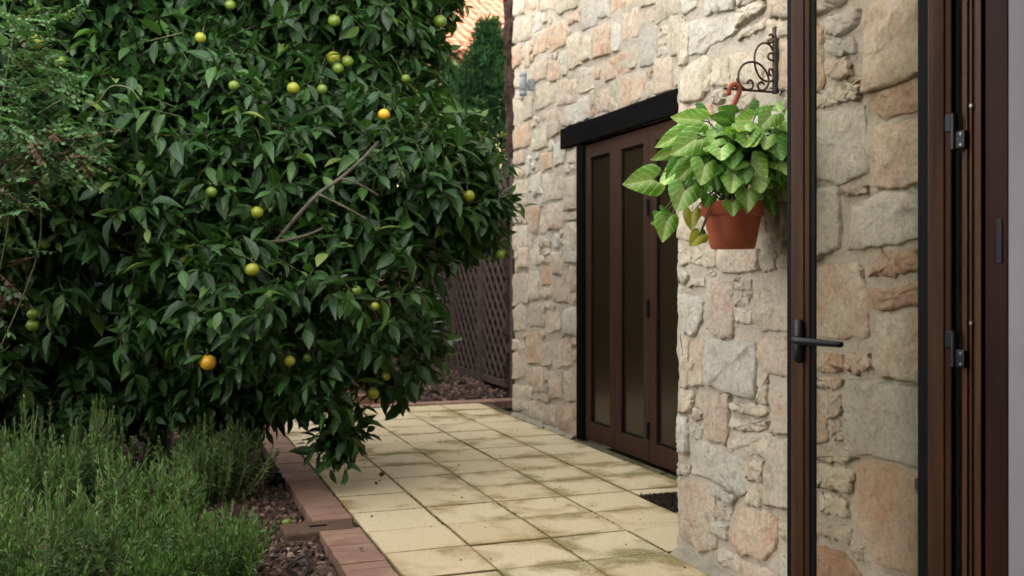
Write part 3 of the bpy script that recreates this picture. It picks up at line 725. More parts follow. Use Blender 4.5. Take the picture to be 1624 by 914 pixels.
far += tr((780, 380, .4595), WALL_X, [
    ('p', P4(94, 30, 130, 30, 130, 95, 96, 95)), ('c', P4(136, 22, 165, 7, 170, 85, 140, 95)), ('p', P4(206, 47, 245, 42, 245, 123, 210, 118)), ('g', P4(252, 4, 296, 2, 296, 80, 256, 80)), ('o', P4(172, 92, 203, 87, 205, 155, 172, 155)), ('p', P4(211, 127, 265, 117, 265, 215, 211, 218)), ('p', P4(271, 97, 296, 87, 296, 180, 275, 180)), ('c', P4(74, 122, 125, 122, 130, 225, 74, 228)),
    ('c', P4(132, 112, 165, 112, 165, 205, 132, 205)), ('c', P4(180, 35, 204, 32, 204, 50, 180, 55)), ('c', P4(175, 162, 205, 162, 205, 200, 175, 200)), ('c', P4(76, 242, 120, 237, 120, 310, 80, 315)), ('c', P4(132, 222, 184, 222, 184, 300, 136, 303)), ('p', P4(191, 250, 235, 242, 240, 313, 195, 323)), ('g', P4(251, 242, 296, 237, 296, 333, 255, 320)), ('p', P4(76, 347, 118, 352, 118, 383, 76, 380)),
    ('o', P4(123, 327, 165, 317, 170, 430, 123, 428)), ('c', P4(173, 360, 210, 352, 210, 433, 174, 438)), ('p', P4(221, 342, 280, 342, 280, 433, 226, 443)), ('p', P4(74, 392, 115, 387, 115, 478, 74, 480)), ('p', P4(146, 442, 180, 442, 185, 523, 149, 525)), ('p', P4(201, 457, 245, 452, 245, 548, 201, 550)), ('c', P4(251, 457, 296, 452, 296, 558, 256, 558)), ('c', P4(74, 502, 130, 507, 130, 588, 76, 590)),
    ('o', P4(176, 537, 200, 537, 200, 560, 176, 560)), ('c', P4(136, 557, 174, 562, 174, 620, 136, 615)), ('c', P4(181, 577, 225, 572, 225, 648, 185, 640)), ('o', P4(241, 580, 296, 572, 296, 680, 241, 662))])
# ---- the far wing: long wall, lintel, folding doors
HT = 8.5  # unseen wing height, raised so it keeps the sun off the garden
DOOR_Y1 = 6.97; LINT_Y1 = 7.26; DOOR_Z = 2.215; DOOR_Y0 = 4.70
wing = thing('stone_wing', 'long rubble stone wing of the house with brown folding doors', 'house', (WALL_X + 1.5, 5.4, 0))
def mortar_face(X, y0, y1, z0, z1, step, holes, amp, extra_boxes, name, parent, seed):
    """uneven mortar skin facing -X, with openings left out, plus the wall body behind"""
    ny = int(round((y1 - y0) / step)) + 1; nz = int(round((z1 - z0) / step)) + 1
    Y, Z = np.meshgrid(np.linspace(y0, y1, ny), np.linspace(z0, z1, nz)); P = np.stack([np.zeros_like(Y), Y, Z], -1)
    D = amp * (vnoise(P, 22, seed) + .8 * vnoise(P, 55, seed + 1)) + RNG.normal(0, amp * .35, Y.shape)
    V = np.stack([X - .0025 + D, Y, Z], -1).reshape(-1, 3)
    i = np.arange(nz - 1)[:, None] * ny + np.arange(ny - 1)[None]
    cy = (Y[:-1, :-1] + Y[1:, 1:]) / 2; cz = (Z[:-1, :-1] + Z[1:, 1:]) / 2; keep = np.ones_like(cy, bool)
    for (a, b, c, d) in holes: keep &= ~((cy > a) & (cy < b) & (cz > c) & (cz < d))
    F = np.stack([i, i + ny, i + ny + 1, i + 1], -1)[keep].reshape(-1, 4)
    Fl = [tuple(f) for f in F]; mb = MB(); mb.V = [tuple(v) for v in V]; mb.F = Fl
    for a, b in extra_boxes: mb.box(a, b)
    return mk(name, mb.V, mb.F, MORTAR, parent, True)
wall = mortar_face(WALL_X, 4.9, WALL_END, -.06, 4.3, .03, [(4.8, DOOR_Y1 + .0, -.1, DOOR_Z + .02)], .006,
                   [((WALL_X + .02, DOOR_Y1 + .01, -.1), (WALL_X + .45, WALL_END - .01, HT)), ((WALL_X + .02, 3.0, DOOR_Z + .03), (WALL_X + .45, DOOR_Y1 + .01, HT)),
                    ((WALL_X + .02, 3.0, -.1), (WALL_X + .45, DOOR_Y0 - .02, DOOR_Z + .03)), ((WALL_X + .45, WALL_END - .46, -.1), (12.0, WALL_END - .01, HT)), ((11.6, -6, -.1), (12.0, WALL_END - .46, HT)),  # unseen depth of the wing, extended so its shadow covers fence and conifer
                    ((WALL_X + .012, 2.2, 4.25), (WALL_X + .03, WALL_END - .005, HT))], 'wall', wing, 3)
nfar = lay_stones(far, WALL_X, (4.95, WALL_END + .012, .03, 3.95), [(4.9, DOOR_Y1 + .01, -.1, DOOR_Z), (4.9, LINT_Y1 + .01, DOOR_Z - .01, 2.40), (4.9, 5.35, 0, 3.9), (7.85, 8.12, 2.78, 3.02)], wall, False, 3,
                  [(.17, .2, 900), (.10, .13, 2500), (.06, .07, 4000), (.04, .04, 3500)], .013, 290)
MB().box((WALL_X - .026, 3.6, DOOR_Z + .012), (WALL_X + .20, LINT_Y1, 2.385), .008).build('lintel', BEAM, wing)
MB().box((WALL_X - .012, DOOR_Y1 - .115, 0), (WALL_X + .14, DOOR_Y1, DOOR_Z + .008), .004).build('door_post', BEAM, wing)
MB().box((WALL_X + .5, DOOR_Y0 - .3, 0), (WALL_X + .55, DOOR_Y1, DOOR_Z)).build('black_room_panel', BEAM, wing)  # black panel, its colour standing for the unlit room behind the doors
LW = .515
yh = DOOR_Y1 - .118
for k in range(4):
    a = yh - k * LW; b = a - LW + .006
    x0, x1 = WALL_X + .012, WALL_X + .062; z0, z1 = .012, DOOR_Z - .004; st = .085
    leaf = MB().box((x0, b, z0), (x1, b + st, z1), .004).box((x0, a - st, z0), (x1, a, z1), .004)
    leaf.box((x0 + .001, b + st, z0), (x1 - .001, a - st, z0 + .13), .003).box((x0 + .001, b + st, z1 - .10), (x1 - .001, a - st, z1), .003)
    lf = leaf.build('door_leaf', WOODB, wing)
    MB().box((x0 + .022, b + st + .0, z0 + .13), (x0 + .03, a - st, z1 - .10)).build('glass_pane', SMOKE, lf)
    gk = MB(); gx0, gx1 = x0 + .010, x0 + .021
    gk.box((gx0, b + st, z0 + .13), (gx1, b + st + .012, z1 - .10)).box((gx0, a - st - .012, z0 + .13), (gx1, a - st, z1 - .10)).box((gx0, b + st + .012, z0 + .13), (gx1, a - st - .012, z0 + .142)).box((gx0, b + st + .012, z1 - .112), (gx1, a - st - .012, z1 - .10))
    gk.build('gasket', RUBBER, lf)
    if k in (1,):
        for zz in (.22, 1.02, 1.68, 1.92):
            MB().box((x0 - .014, b - .012, zz - .055), (x0 - .001, b + .012, zz + .055), .003).tube([(x0 - .016, b, zz - .055), (x0 - .016, b, zz + .055)], .007).build('hinge', BLACK, lf)
MB().box((2.9, -6.0, HT), (12.1, WALL_END + .3, HT + .22)).box((WALL_X + .5, -6, 3.0), (11.6, WALL_END - .5, 3.1)).build('roof', ROOFT, wing)

# ---- the near projecting wall
pw = thing('stone_wall', 'near projecting stone wall with hanging flower pot and open glass door', 'wall', (PIER_X + .4, 3.0, 0))
pwall = mortar_face(PIER_X, 2.13, PIER_Y, -.06, 3.2, .02, [], .006,
                    [((PIER_X + .02, 2.135, -.1), (WALL_X + .3, PIER_Y - .012, HT))], 'wall', pw, 9)
npier = lay_stones(pier, PIER_X, (2.14, PIER_Y + .012, .03, 2.95), [(2.14, 2.4, 2.2, 3), (2.14, 2.5, 0, .25)], pwall, True, 5,
                   [(.16, .14, 700), (.09, .08, 1500), (.05, .045, 2500)], .0155, 240)
# ================================================================== HOUSE ROOM WITH THE OPEN DOOR
OX = 2.0; OY1 = 2.085; OY0 = 1.915
room = thing('house_front', 'white plastered doorway of the house with an open brown glass door', 'house', (1.0, 1.0, 0))
MB().box((OX + .002, 1.55, -.05), (PIER_X + .6, OY0 - .002, 2.62)).box((OX + .002, -2.4, -.05), (OX + .3, 1.55, 2.62)).build('wall', PLASTER, room)
MB().box((-1.6, 1.55, -.05), (-1.1, OY1 + .1, 2.62)).box((-1.6, -2.4, -.05), (-1.4, 1.55, 2.62)).box((-1.6, -2.6, -.05), (OX + .3, -2.4, 2.62)).build('wall', PLASTER, room)
MB().box((-1.6, -2.6, 2.62), (OX + .3, 2.12, 2.72)).build('ceiling', PLASTER, room)
MB().box((-1.6, -2.6, -.10), (OX + .002, 2.04, -.052 + .05)).build('floor', FLOORM, room)
MB().box((-1.1, 1.70, 2.28), (OX + .002, 2.10, 2.62)).build('door_head', MORTAR, room)
MB().box((-7.0, -6.2, 2.725), (PIER_X + .8, 2.11, 3.1)).box((-7.0, 1.7, -.1), (-1.6, 2.11, 2.72)).build('upper_wall', MORTAR, room)
# frame lining (dark wood) and frame profile
MB().box((OX, OY0, 0), (OX + .20, 1.986, 2.28), .004).build('door_lining', WOODD, room)
MB().box((OX + .022, 1.987, 0), (OX + .2, 1.999, 2.28)).build('dark_gap_strip', RUBBER, room)  # black strip painted in for the shaded gap between lining and frame
fr = MB().box((OX, 2.0, 0), (OX + .2, 2.018, 2.28), .003).box((OX + .010, 2.018, 0), (OX + .2, 2.074, 2.28), .002).box((OX + .004, 2.034, 0), (OX + .012, 2.040, 2.28)).box((OX + .004, 2.050, 0), (OX + .012, 2.054, 2.28))
fr.build('door_frame', WOODY, room)
MB().box((-1.1, 1.99, 2.20), (OX, 2.074, 2.28), .004).build('door_frame', WOODY, room)
MB().box((OX - .004, 1.930, 1.27), (OX - .001, 1.945, 1.38), .001).build('strike_plate', BLACK, room)
# the door leaf, standing open: local y runs from the hinges to the lock, local -x faces the room
LEAF_W = .481; LEAF_A = math.radians(30.2); zt = 2.26; zb = .02; TH = .052
def local(name, mb, mat, parent, smooth=False):
    V = np.array(mb.V); c = (V.min(0) + V.max(0)) / 2
    o = bpy.data.objects.new(name, mesh_np(name, V - c, mb.F, mat, smooth)); COL.objects.link(o); o.parent = parent; o.location = c; return o
leaf = MB()
for y0, y1 in ((.014, .076), (.408, .467)):
    leaf.box((0, y0, zb), (TH, y1, zt), .004); w = y1 - y0; leaf.box((-.004, y0 + w * .30, zb), (.002, y0 + w * .82, zt), .0018)
leaf.box((.001, .076, zb), (TH - .001, .408, zb + .09), .003).box((.001, .076, zt - .07), (TH - .001, .408, zt), .003)
V = np.array(leaf.V)
lf = bpy.data.objects.new('door_leaf', mesh_np('door_leaf', V, leaf.F, WOODY, False)); COL.objects.link(lf); lf.parent = room
lf.location = Vector((2.007, 2.087, 0)) - wloc(room); lf.rotation_euler = (0, 0, LEAF_A)
lf['label'] = 'brown framed glass door leaf standing open before the stone wall'
local('glass_pane', MB().box((.022, .070, zb + .08), (.028, .414, zt - .06)), GLASS, lf)
gk = MB().box((.004, .4675, zb), (TH - .004, .481, zt), .002).box((.004, .395, zb + .09), (.018, .4075, zt - .07)).box((.004, .0765, zb + .09), (.018, .103, zt - .07)).box((.012, 0, zb), (TH, .0135, zt))  # gaskets; last box is a black strip for the shaded gap at the hinges
local('gasket', gk, RUBBER, lf)
hy = .440; hz = 1.046
hd = MB(); n = 20
prof = []
for k in range(n):
    q = 2 * math.pi * k / n; prof.append((.0145 * math.cos(q), (.050 if math.sin(q) > 0 else -.050) + .0145 * math.sin(q)))
V = [(-.003, hy + a, hz + b) for a, b in prof] + [(-.010, hy + a, hz + b) for a, b in prof] + [(-.0125, hy + a * .8, hz + b * .97) for a, b in prof]
F = [(i, (i + 1) % n, n + (i + 1) % n, n + i) for i in range(n)] + [(n + i, n + (i + 1) % n, 2 * n + (i + 1) % n, 2 * n + i) for i in range(n)] + [tuple(2 * n + i for i in range(n))]
hd.add(V, F); local('handle', hd, BLACK, lf, True)
L = smooth_line([(-.010, hy, hz + .004), (-.030, hy, hz + .004), (-.041, hy - .006, hz + .003), (-.045, hy - .03, hz + .002), (-.045, hy - .09, hz), (-.043, hy - .148, hz - .003)], 6)
lv = MB().tube(L, list(np.interp(np.linspace(0, 1, len(L)), [0, .5, .85, .97, 1], [.0115, .0115, .010, .009, .005])), 12)
local('lever', lv, BLACK, lf, True)
# hinges between leaf and frame
for zz in (2.03, 1.62, 1.045):
    hg = MB().box((OX - .010, 2.086, zz), (OX + .002, 2.116, zz + .046), .003).tube([(OX - .008, 2.083, zz - .048), (OX - .008, 2.083, zz + .046)], .0095, 12).box((OX - .010, 2.046, zz - .048), (OX + .002, 2.082, zz - .002), .003)
    h = hg.build('hinge', BLACK, room)
    for dz in (-.011, -.039):
        MB().tube([(OX - .010, 2.055, zz + dz), (OX - .0135, 2.055, zz + dz)], .0036, 10).build('screw', STEEL, h)
for zz in (1.68, 1.115):
    MB().tube([(OX + .004, 2.030, zz), (OX - .004, 2.030, zz)], .0045, 10).build('screw', STEEL, room)

# ================================================================== WALL LAMP
LY = float(at_x(843, 133, WALL_X - .03)[1]); LBX = float(at_y(829.5, 134, LY)[0]); lamp = thing('wall_lamp', 'grey cylindrical up and down lamp on the far stone wall', 'lamp', (WALL_X - .02, LY, 2.9))
LZ0 = float(at_y(829.5, 134, LY)[2])
MB().lathe([(0, -.097), (.026, -.097), (.032, -.093), (.032, -.062), (.030, -.060), (.032, -.058), (.032, .058), (.030, .060), (.032, .062), (.032, .093), (.026, .097), (.022, .097), (.022, .080), (0, .080)], (LBX, LY, LZ0), 28).build('body', LAMPM, lamp, True)
MB().box((LBX + .02, LY - .010, LZ0 - .016), (WALL_X - .055, LY + .010, LZ0 + .016), .003).build('arm', LAMPM, lamp)
MB().box((WALL_X - .058, LY - .032, LZ0 - .046), (WALL_X - .010, LY + .032, LZ0 + .046), .006).build('base_plate', LAMPM, lamp)

# ================================================================== BRACKET + POT
BY = 3.178
br = thing('wall_bracket', 'scrolled rusty iron plant bracket fixed to the stone wall', 'bracket', (PIER_X, BY, 2.05))
def bq(pts): return [at_y(1080 + .186 * x, 30 + .186 * y, BY) for x, y in pts]
e0, e1 = bq([(800, 70), (808, 640)])
xb = PIER_X - .024
MB().box((xb - .006, BY - .010, e1[2]), (xb + .012, BY + .010, e0[2]), .002).build('back_bar', IRON, br)
mb = MB()
h0, h1 = bq([(365, 600), (820, 628)]); mb.box((h0[0], BY - .004, h1[2] - .004), (xb, BY + .004, h1[2] + .004), .001); mb.build('arm', IRON, br)
zoff = 0
for pts in ([(560, 557), (566, 535), (590, 525), (610, 550), (605, 590), (575, 605), (540, 600), (500, 560), (485, 500), (495, 440), (530, 390), (590, 370), (650, 380), (700, 420), (735, 480), (745, 540), (725, 590), (690, 612), (660, 600), (652, 565), (670, 542), (698, 548), (705, 566)],
            [(788, 265), (762, 222), (715, 205), (670, 225), (640, 280), (632, 350), (645, 430), (680, 500), (730, 530), (775, 530), (795, 500), (790, 450), (770, 425), (755, 440), (760, 475), (775, 482)],
            [(792, 350), (762, 352), (742, 325), (754, 296), (785, 296)], [(792, 178), (766, 205), (735, 200)], [(790, 158), (768, 132), (752, 142)], [(478, 505), (484, 560), (500, 600)]):
    yo = (-.003, .004, 0, 0, 0, 0)[zoff]; zoff += 1
    L = smooth_line(bq(pts), 4); L = [p + np.array([0, yo, 0]) for p in L]
    MB().tube(L, .0042, 7, flat=1.0).build('scroll', IRON, br, True)
PX = float(at_y(1162, 360, BY)[0]); PZ = 1.335
pot = thing('flower_pot', 'terracotta plastic pot hanging by a hook from the iron bracket', 'pot', (PX, BY, PZ))
body = [(0, 0), (.076, 0), (.080, .004), (.083, .012), (.094, .07), (.103, .118), (.104, .120), (.112, .122), (.115, .124), (.117, .162), (.121, .166), (.122, .170), (.120, .173), (.112, .173), (.108, .165), (.098, .10)]
MB().lathe(body[:7], (PX, BY, PZ), 48).build('body', TERRA, pot, True)
MB().lathe(body[6:], (PX, BY, PZ), 48).build('rim', TERRA, pot, True)
MB().lathe([(0, .150), (.106, .150)], (PX, BY, PZ), 32).build('potting_soil', SOIL, pot)
hk = smooth_line([at_y(1080 + .186 * x, 30 + .186 * y, BY) for x, y in [(408, 655), (408, 605), (428, 572), (462, 560), (494, 585), (494, 632), (470, 685), (447, 735), (440, 800), (440, 860)]], 5)
MB().tube(hk, [.0045] + [.011] * (len(hk) - 1), 10, flat=.7).build('hook', HOOKM, pot, True)
top = np.array(hk[-1])
for q in (.5, 2.6, 4.7):
    MB().tube([top, (PX + .1155 * math.cos(q), BY + .1155 * math.sin(q), PZ + .160)], .003, 6).build('hanger_strand', HOOKM, pot, True)
# arrowhead plant
plant = thing('arrowhead_plant', 'leafy arrowhead plant with pale veined leaves growing in the pot', 'plant', (PX, BY, PZ + .15))
def syng_template(var):
    rg = np.random.default_rng(var)
    # outline of half leaf, (x half-width, y) from tip to lobe to sinus ; length sinus->tip = 1
    rows = [(0, 1.0, 0), (.10, .86, .0), (.24, .66, 0), (.37, .42, 0), (.46, .18, 0), (.50, -.04, 0), (.46, -.22, .12), (.33, -.36, .22)]
    # grid: for each y row, 5 columns (-w,-w/2,0,w/2,w); rows below sinus leave the middle out
    V = []; UV = []; rowsidx = []
    for w, y, inn in rows:
        if w == 0: V.append((0, y, 0)); UV.append((.5, 1)); rowsidx.append([0]); continue
        idx = []
        for sgn in (-1, 1):
            lo = inn
            cols = [w, (w * .62 + lo * .38), (w * .28 + lo * .72), lo]
            ids = []
            for cxx in cols:
                x = sgn * cxx
                z = .10 * math.sin(min(cxx / .5, 1) * 2.4) - .16 * max(y, 0) ** 2 - .10 * (cxx / .5) ** 3 + .018 * math.sin(9 * y + 4 * x + var)
                if y < 0: z -= .20 * y * y
                V.append((x, y, z)); UV.append((.5 + x, (y + .4) / 1.4)); ids.append(len(V) - 1)
            idx.append(ids)
        rowsidx.append(idx)
    F = []
    for sgn in (0, 1):
        ids = rowsidx[1][sgn]
        for j in range(3):
            F.append((0, ids[j], ids[j + 1]) if sgn == 0 else (0, ids[j + 1], ids[j]))
        for r in range(1, len(rows) - 1):
            a, b = rowsidx[r][sgn], rowsidx[r + 1][sgn]
            for j in range(3):
                f = (a[j], b[j], b[j + 1], a[j + 1]); F.append(f if sgn == 0 else f[::-1])
    return np.array(V), F, np.array(UV)
SM = {}
for mn, mm in (('n', SYN), ('d', SYND), ('y', SYNY)):
    for var in range(3):
        V, F, UV = syng_template(var); SM[(mn, var)] = mesh_np('leaf', V, F, mm, True, uv=UV)
def dir_cam(p): d = np.array([0, 0, CAM_H]) - p; return d / np.linalg.norm(d)
def put_leaf(me, parent, base, ax, up, L, W, name='leaf'):
    sd, ay, nz = frames(np.asarray(ax, float)[None], np.asarray(up, float)[None]); sd, ay, nz = sd[0], ay[0], nz[0]
    o = bpy.data.objects.new(name, me); COL.objects.link(o); o.parent = parent
    Mx = Matrix(((sd[0] * W, ay[0] * L, nz[0] * L, 0), (sd[1] * W, ay[1] * L, nz[1] * L, 0), (sd[2] * W, ay[2] * L, nz[2] * L, 0), (0, 0, 0, 1)))
    pl = wloc(parent); Mx.translation = Vector(base) - pl
    o.matrix_local = Mx; return o
crown_c = np.array([PX, BY, PZ + .16]); stems = MB()
def petiole(base, start=None):
    st = crown_c + RNG.normal(0, .02, 3) * [1, 1, .3] if start is None else np.array(start)
    b = np.array(base); mid = (st + b) / 2 + np.array([0, 0, .05 * np.linalg.norm(b - st) / .15])
    stems.tube(smooth_line([st, mid, b], 4), .0024, 5)
traced = [  # base x,y ; tip x,y ; width ; code ; depth offset (towards the camera)
    (490, 118, 308, 96, 110, 'n', .05), (372, 205, 215, 285, 92, 'n', .10), (462, 238, 308, 330, 150, 'n', .16), (352, 300, 186, 360, 80, 'n', .08), (362, 362, 282, 480, 80, 'd', .10), (205, 478, 18, 506, 150, 'n', .10),
    (522, 392, 500, 497, 132, 'n', .19), (432, 402, 335, 500, 92, 'n', .14), (402, 542, 350, 655, 150, 'n', .18), (622, 288, 626, 336, 126, 'n', .19), (682, 362, 686, 426, 78, 'd', .16), (808, 382, 902, 490, 140, 'n', .17),
    (898, 372, 922, 440, 66, 'd', .12), (785, 545, 780, 687, 124, 'n', .16), (690, 622, 696, 690, 86, 'n', .16), (775, 195, 776, 262, 128, 'n', .17), (800, 118, 700, 108, 110, 'n', .06), (925, 88, 850, 165, 120, 'n', .10), (850, 40, 785, 92, 86, 'd', .02),
    (950, 30, 988, 62, 66, 'n', -.02), (690, 80, 596, 40, 84, 'd', .0), (660, 112, 545, 92, 76, 'd', .04), (985, 205, 1016, 332, 90, 'd', .08), (992, 400, 966, 545, 92, 'd', .10), (582, 462, 602, 552, 78, 'd', .17), (292, 725, 268, 862, 112, 'n', .10),
    (262, 678, 350, 762, 80, 'd', .08), (238, 742, 195, 740, 42, 'n', .08), (447, 680, 440, 790, 84, 'y', .08), (490, 815, 430, 882, 84, 'y', .10), (920, 605, 942, 706, 66, 'd', .08), (548, 580, 520, 650, 78, 'd', .15), (1010, 110, 1080, 190, 110, 'n', .08),
    (480, 60, 560, 110, 80, 'd', -.03), (620, 420, 560, 370, 70, 'd', .1), (730, 300, 690, 250, 90, 'd', .1), (860, 300, 930, 260, 80, 'd', .08), (430, 170, 520, 150, 80, 'd', .05), (850, 480, 880, 560, 80, 'd', .12), (640, 510, 660, 590, 80, 'd', .12),
    (460, 490, 440, 570, 70, 'd', .12), (720, 470, 730, 560, 80, 'd', .11), (1060, 300, 1100, 420, 100, 'd', .06), (1080, 420, 1120, 500, 90, 'd', .04), (1090, 230, 1150, 300, 100, 'n', .04), (500, 800, 530, 860, 46, 'd', .07)]
for (bx, by, tx, ty, w, code, off) in traced:
    z0 = 3.655 - off
    b = at_z(980 + .2627 * bx, 160 + .2627 * by, z0); t = at_z(980 + .2627 * tx, 160 + .2627 * ty, z0 - .02)
    ax = t - b; L = np.linalg.norm(ax); W = w * .2627 * z0 / FPX
    # leaves hang outwards: foreshortened, so lengthen towards the camera
    want = W * 1.12
    if L < want:
        ax = ax + dir_cam(b) * math.sqrt(want ** 2 - L ** 2) * .7 + np.array([0, 0, -.2]) * math.sqrt(want ** 2 - L ** 2); L = np.linalg.norm(ax)
    up = dir_cam(b) * 1.0 + np.array([0, 0, .30]) + RNG.normal(0, .14, 3)
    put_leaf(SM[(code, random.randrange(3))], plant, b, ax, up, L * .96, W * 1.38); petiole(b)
dome_c = np.array([PX, BY, PZ + .305])
for k in range(135):
    d = norm(RNG.normal(size=3)); d[2] = d[2] if d[2] > -.55 else -d[2]
    q = RNG.uniform(.62, 1.0); b = dome_c + d * [.215, .255, .165] * q
    if b[0] > PIER_X - .05: continue
    out = norm(d * [1, 1, .7]); front = d @ dir_cam(dome_c) > -.1
    ax = out * [1, 1, .25] + [0, 0, -.55 - .3 * (1 - d[2])] + RNG.normal(0, .28, 3); L = RNG.uniform(.062, .105)
    nrm_ = out * .7 + [0, 0, .5] + dir_cam(b) * (.5 if front else .1)
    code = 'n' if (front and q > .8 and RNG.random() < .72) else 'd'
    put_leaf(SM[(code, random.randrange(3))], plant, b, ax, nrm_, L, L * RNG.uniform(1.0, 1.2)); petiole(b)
stems.build('stems', TWIG, plant, True)['kind'] = 'stuff'

# ================================================================== ORANGE TREE
BLOBS = [  # u, v, depth, ru px, rv px, depth radius (m)
    (330, 300, 6.25, 300, 260, 1.15), (90, 240, 6.0, 210, 260, 1.05), (130, 20, 6.3, 260, 170, 1.1), (450, 40, 6.7, 250, 170, 1.1), (610, 70, 6.8, 60, 80, .6), (690, -15, 6.8, 40, 30, .3), (610, 285, 6.2, 160, 110, .8), (600, 175, 6.5, 90, 90, .7), (670, 205, 6.4, 70, 30, .4),
    (560, 450, 5.9, 150, 130, .75), (410, 480, 5.8, 170, 140, .8), (630, 545, 6.0, 60, 75, .45), (530, 590, 5.8, 85, 65, .45), (535, 690, 5.7, 26, 26, .14), (740, 330, 6.3, 62, 62, .4), (745, 250, 6.4, 66, 27, .35), (120, 470, 6.0, 190, 120, .85), (60, 570, 6.1, 120, 70, .6), (300, 520, 6.0, 150, 85, .7), (430, 620, 6.0, 60, 45, .3), (60, 640, 6.3, 110, 60, .5), (190, 600, 6.2, 130, 75, .6), (330, 605, 6.1, 90, 60, .5), (470, -50, 6.4, 190, 90, .8), (260, -40, 6.2, 220, 90, .9), (520, 70, 7.1, 150, 100, .6), (300, 90, 7.0, 260, 160, .7), (230, -220, 6.1, 300, 190, 1.2), (520, -190, 6.4, 190, 150, .9)]  # last two: unseen upper crown, added to shade the bed and patio
tree_base = at_z(250, 700, 6.9); tree_base[2] = BED_Z
tree = thing('orange_tree', 'large orange tree with dark glossy leaves and green to yellow fruit', 'tree', tuple(tree_base))
R_AX = np.array([_c, -_s, 0]); D_AX = np.array([_s, _c, 0]); U_AX = np.array([0, 0, 1.0])
bc = np.array([at_z(b[0], b[1], b[2]) for b in BLOBS]); brd = np.array([(b[3] * b[2] / FPX, b[4] * b[2] / FPX, b[5]) for b in BLOBS])
def inside(P):
    """smallest normalised radius over all blobs"""
    D = P[:, None] - bc[None]
    q = np.stack([D @ R_AX, D @ U_AX, D @ D_AX], -1) / brd[None]
    return np.linalg.norm(q, axis=-1).min(1)
# sprays on the crown's skin
SP = []; SD = []
for i in range(len(BLOBS)):
    a, b_, d = brd[i]; n = int(360 * (a * b_ + a * d + b_ * d)) + 12
    v = norm(RNG.normal(size=(n * 2, 3)))
    v = v[(v[:, 2] < .35) | (RNG.random(len(v)) < .35)][:int(n * 1.35)]
    r = np.where(RNG.random(len(v)) < .22, RNG.uniform(.35, .75, len(v)), RNG.uniform(.70, 1.06, len(v)) ** .7)
    p = bc[i] + (v[:, 0:1] * a * R_AX + v[:, 1:2] * b_ * U_AX + v[:, 2:3] * d * D_AX) * r[:, None]
    SP.append(p); SD.append(norm(v[:, 0:1] / a * R_AX + v[:, 1:2] / b_ * U_AX + v[:, 2:3] / d * D_AX))
SP = np.vstack(SP); SD = np.vstack(SD)
k = ((inside(SP) > .66) | (RNG.random(len(SP)) < .25)) & (SP[:, 2] > .15); SP, SD = SP[k], SD[k]
# uneven crown: thin some places, thicken others
k = RNG.random(len(SP)) < np.clip(.68 + .95 * vnoise(SP, 3.4, 21), .07, 1); SP, SD = SP[k], SD[k]
FR = [(57, 66, 24, 'y'), (95, 97, 18, 'g'), (318, 60, 18, 'y'), (365, 8, 17, 'g'), (530, 33, 20, 'g'), (529, 92, 22, 'y'), (551, 98, 20, 'g'), (536, 109, 18, 'g'), (465, 140, 20, 'y'), (511, 142, 17, 'g'), (609, 182, 19, 'o'), (698, 34, 21, 'g'), (643, 125, 15, 'g'),
      (371, 136, 17, 'g'), (142, 272, 20, 'g'), (70, 387, 19, 'g'), (52, 516, 20, 'g'), (52, 498, 18, 'g'), (408, 337, 20, 'y'), (400, 428, 22, 'y'), (744, 311, 19, 'y'), (795, 404, 17, 'g'), (330, 575, 26, 'o'), (592, 624, 20, 'y'), (612, 597, 14, 'y'), (460, 573, 18, 'y'), (487, 568, 14, 'g'), (595, 486, 14, 'y'), (566, 461, 16, 'g'), (335, 305, 18, 'g')]
FPOS = []; FRAD = []
cam_o = np.array([0, 0, CAM_H])
for (u, v, d, c) in FR:
    z = np.clip(.080 * FPX / d, 4.6, 6.2)
    # on the crown's near skin along this line of sight
    zs = np.linspace(4.2, 8.0, 120); pts = np.array([at_z(u, v, q) for q in zs]); ins = inside(pts)
    hit = np.where(ins < 1.07)[0]
    z = zs[hit[0]] if len(hit) else 6.1
    FPOS.append(at_z(u, v, z)); FRAD.append(d / 2 * z / FPX)
FPOS = np.array(FPOS); FRAD = np.array(FRAD)
# leaves of each spray
nL = RNG.integers(7, 12, len(SP)); idx = np.repeat(np.arange(len(SP)), nL); kk = np.concatenate([np.arange(n) for n in nL])
tw = norm(SD * .75 + RNG.normal(0, .45, SD.shape) + np.array([0, 0, -.18]))
tl = RNG.uniform(.16, .30, len(SP))
A0 = SP - tw * (tl * .55)[:, None]; A1 = SP + tw * (tl * .45)[:, None]
ph = RNG.uniform(0, 6.28, len(SP))[idx] + kk * 2.4
t_ = norm(tw[idx]); h = np.tile([.13, .21, .97], (len(idx), 1)); e1_ = norm(np.cross(t_, h)); e2_ = np.cross(e1_, t_)
rad = e1_ * np.cos(ph)[:, None] + e2_ * np.sin(ph)[:, None]
fr_ = (kk + .6) / (nL[idx])
lp = A0[idx] + (A1 - A0)[idx] * fr_[:, None]
lax = norm(t_ * (.35 + .5 * fr_)[:, None] + rad * .95 + np.array([0, 0, -.26]) + RNG.normal(0, .24, rad.shape))
lup = norm(np.array([0, 0, 1.0]) + SD[idx] * .45 + RNG.normal(0, .33, rad.shape))
lL = RNG.uniform(.066, .16, len(idx)) * (1 - .25 * (fr_ > .9)); lW = lL * RNG.uniform(.38, .52, len(idx))
lp = lp + lax * .012
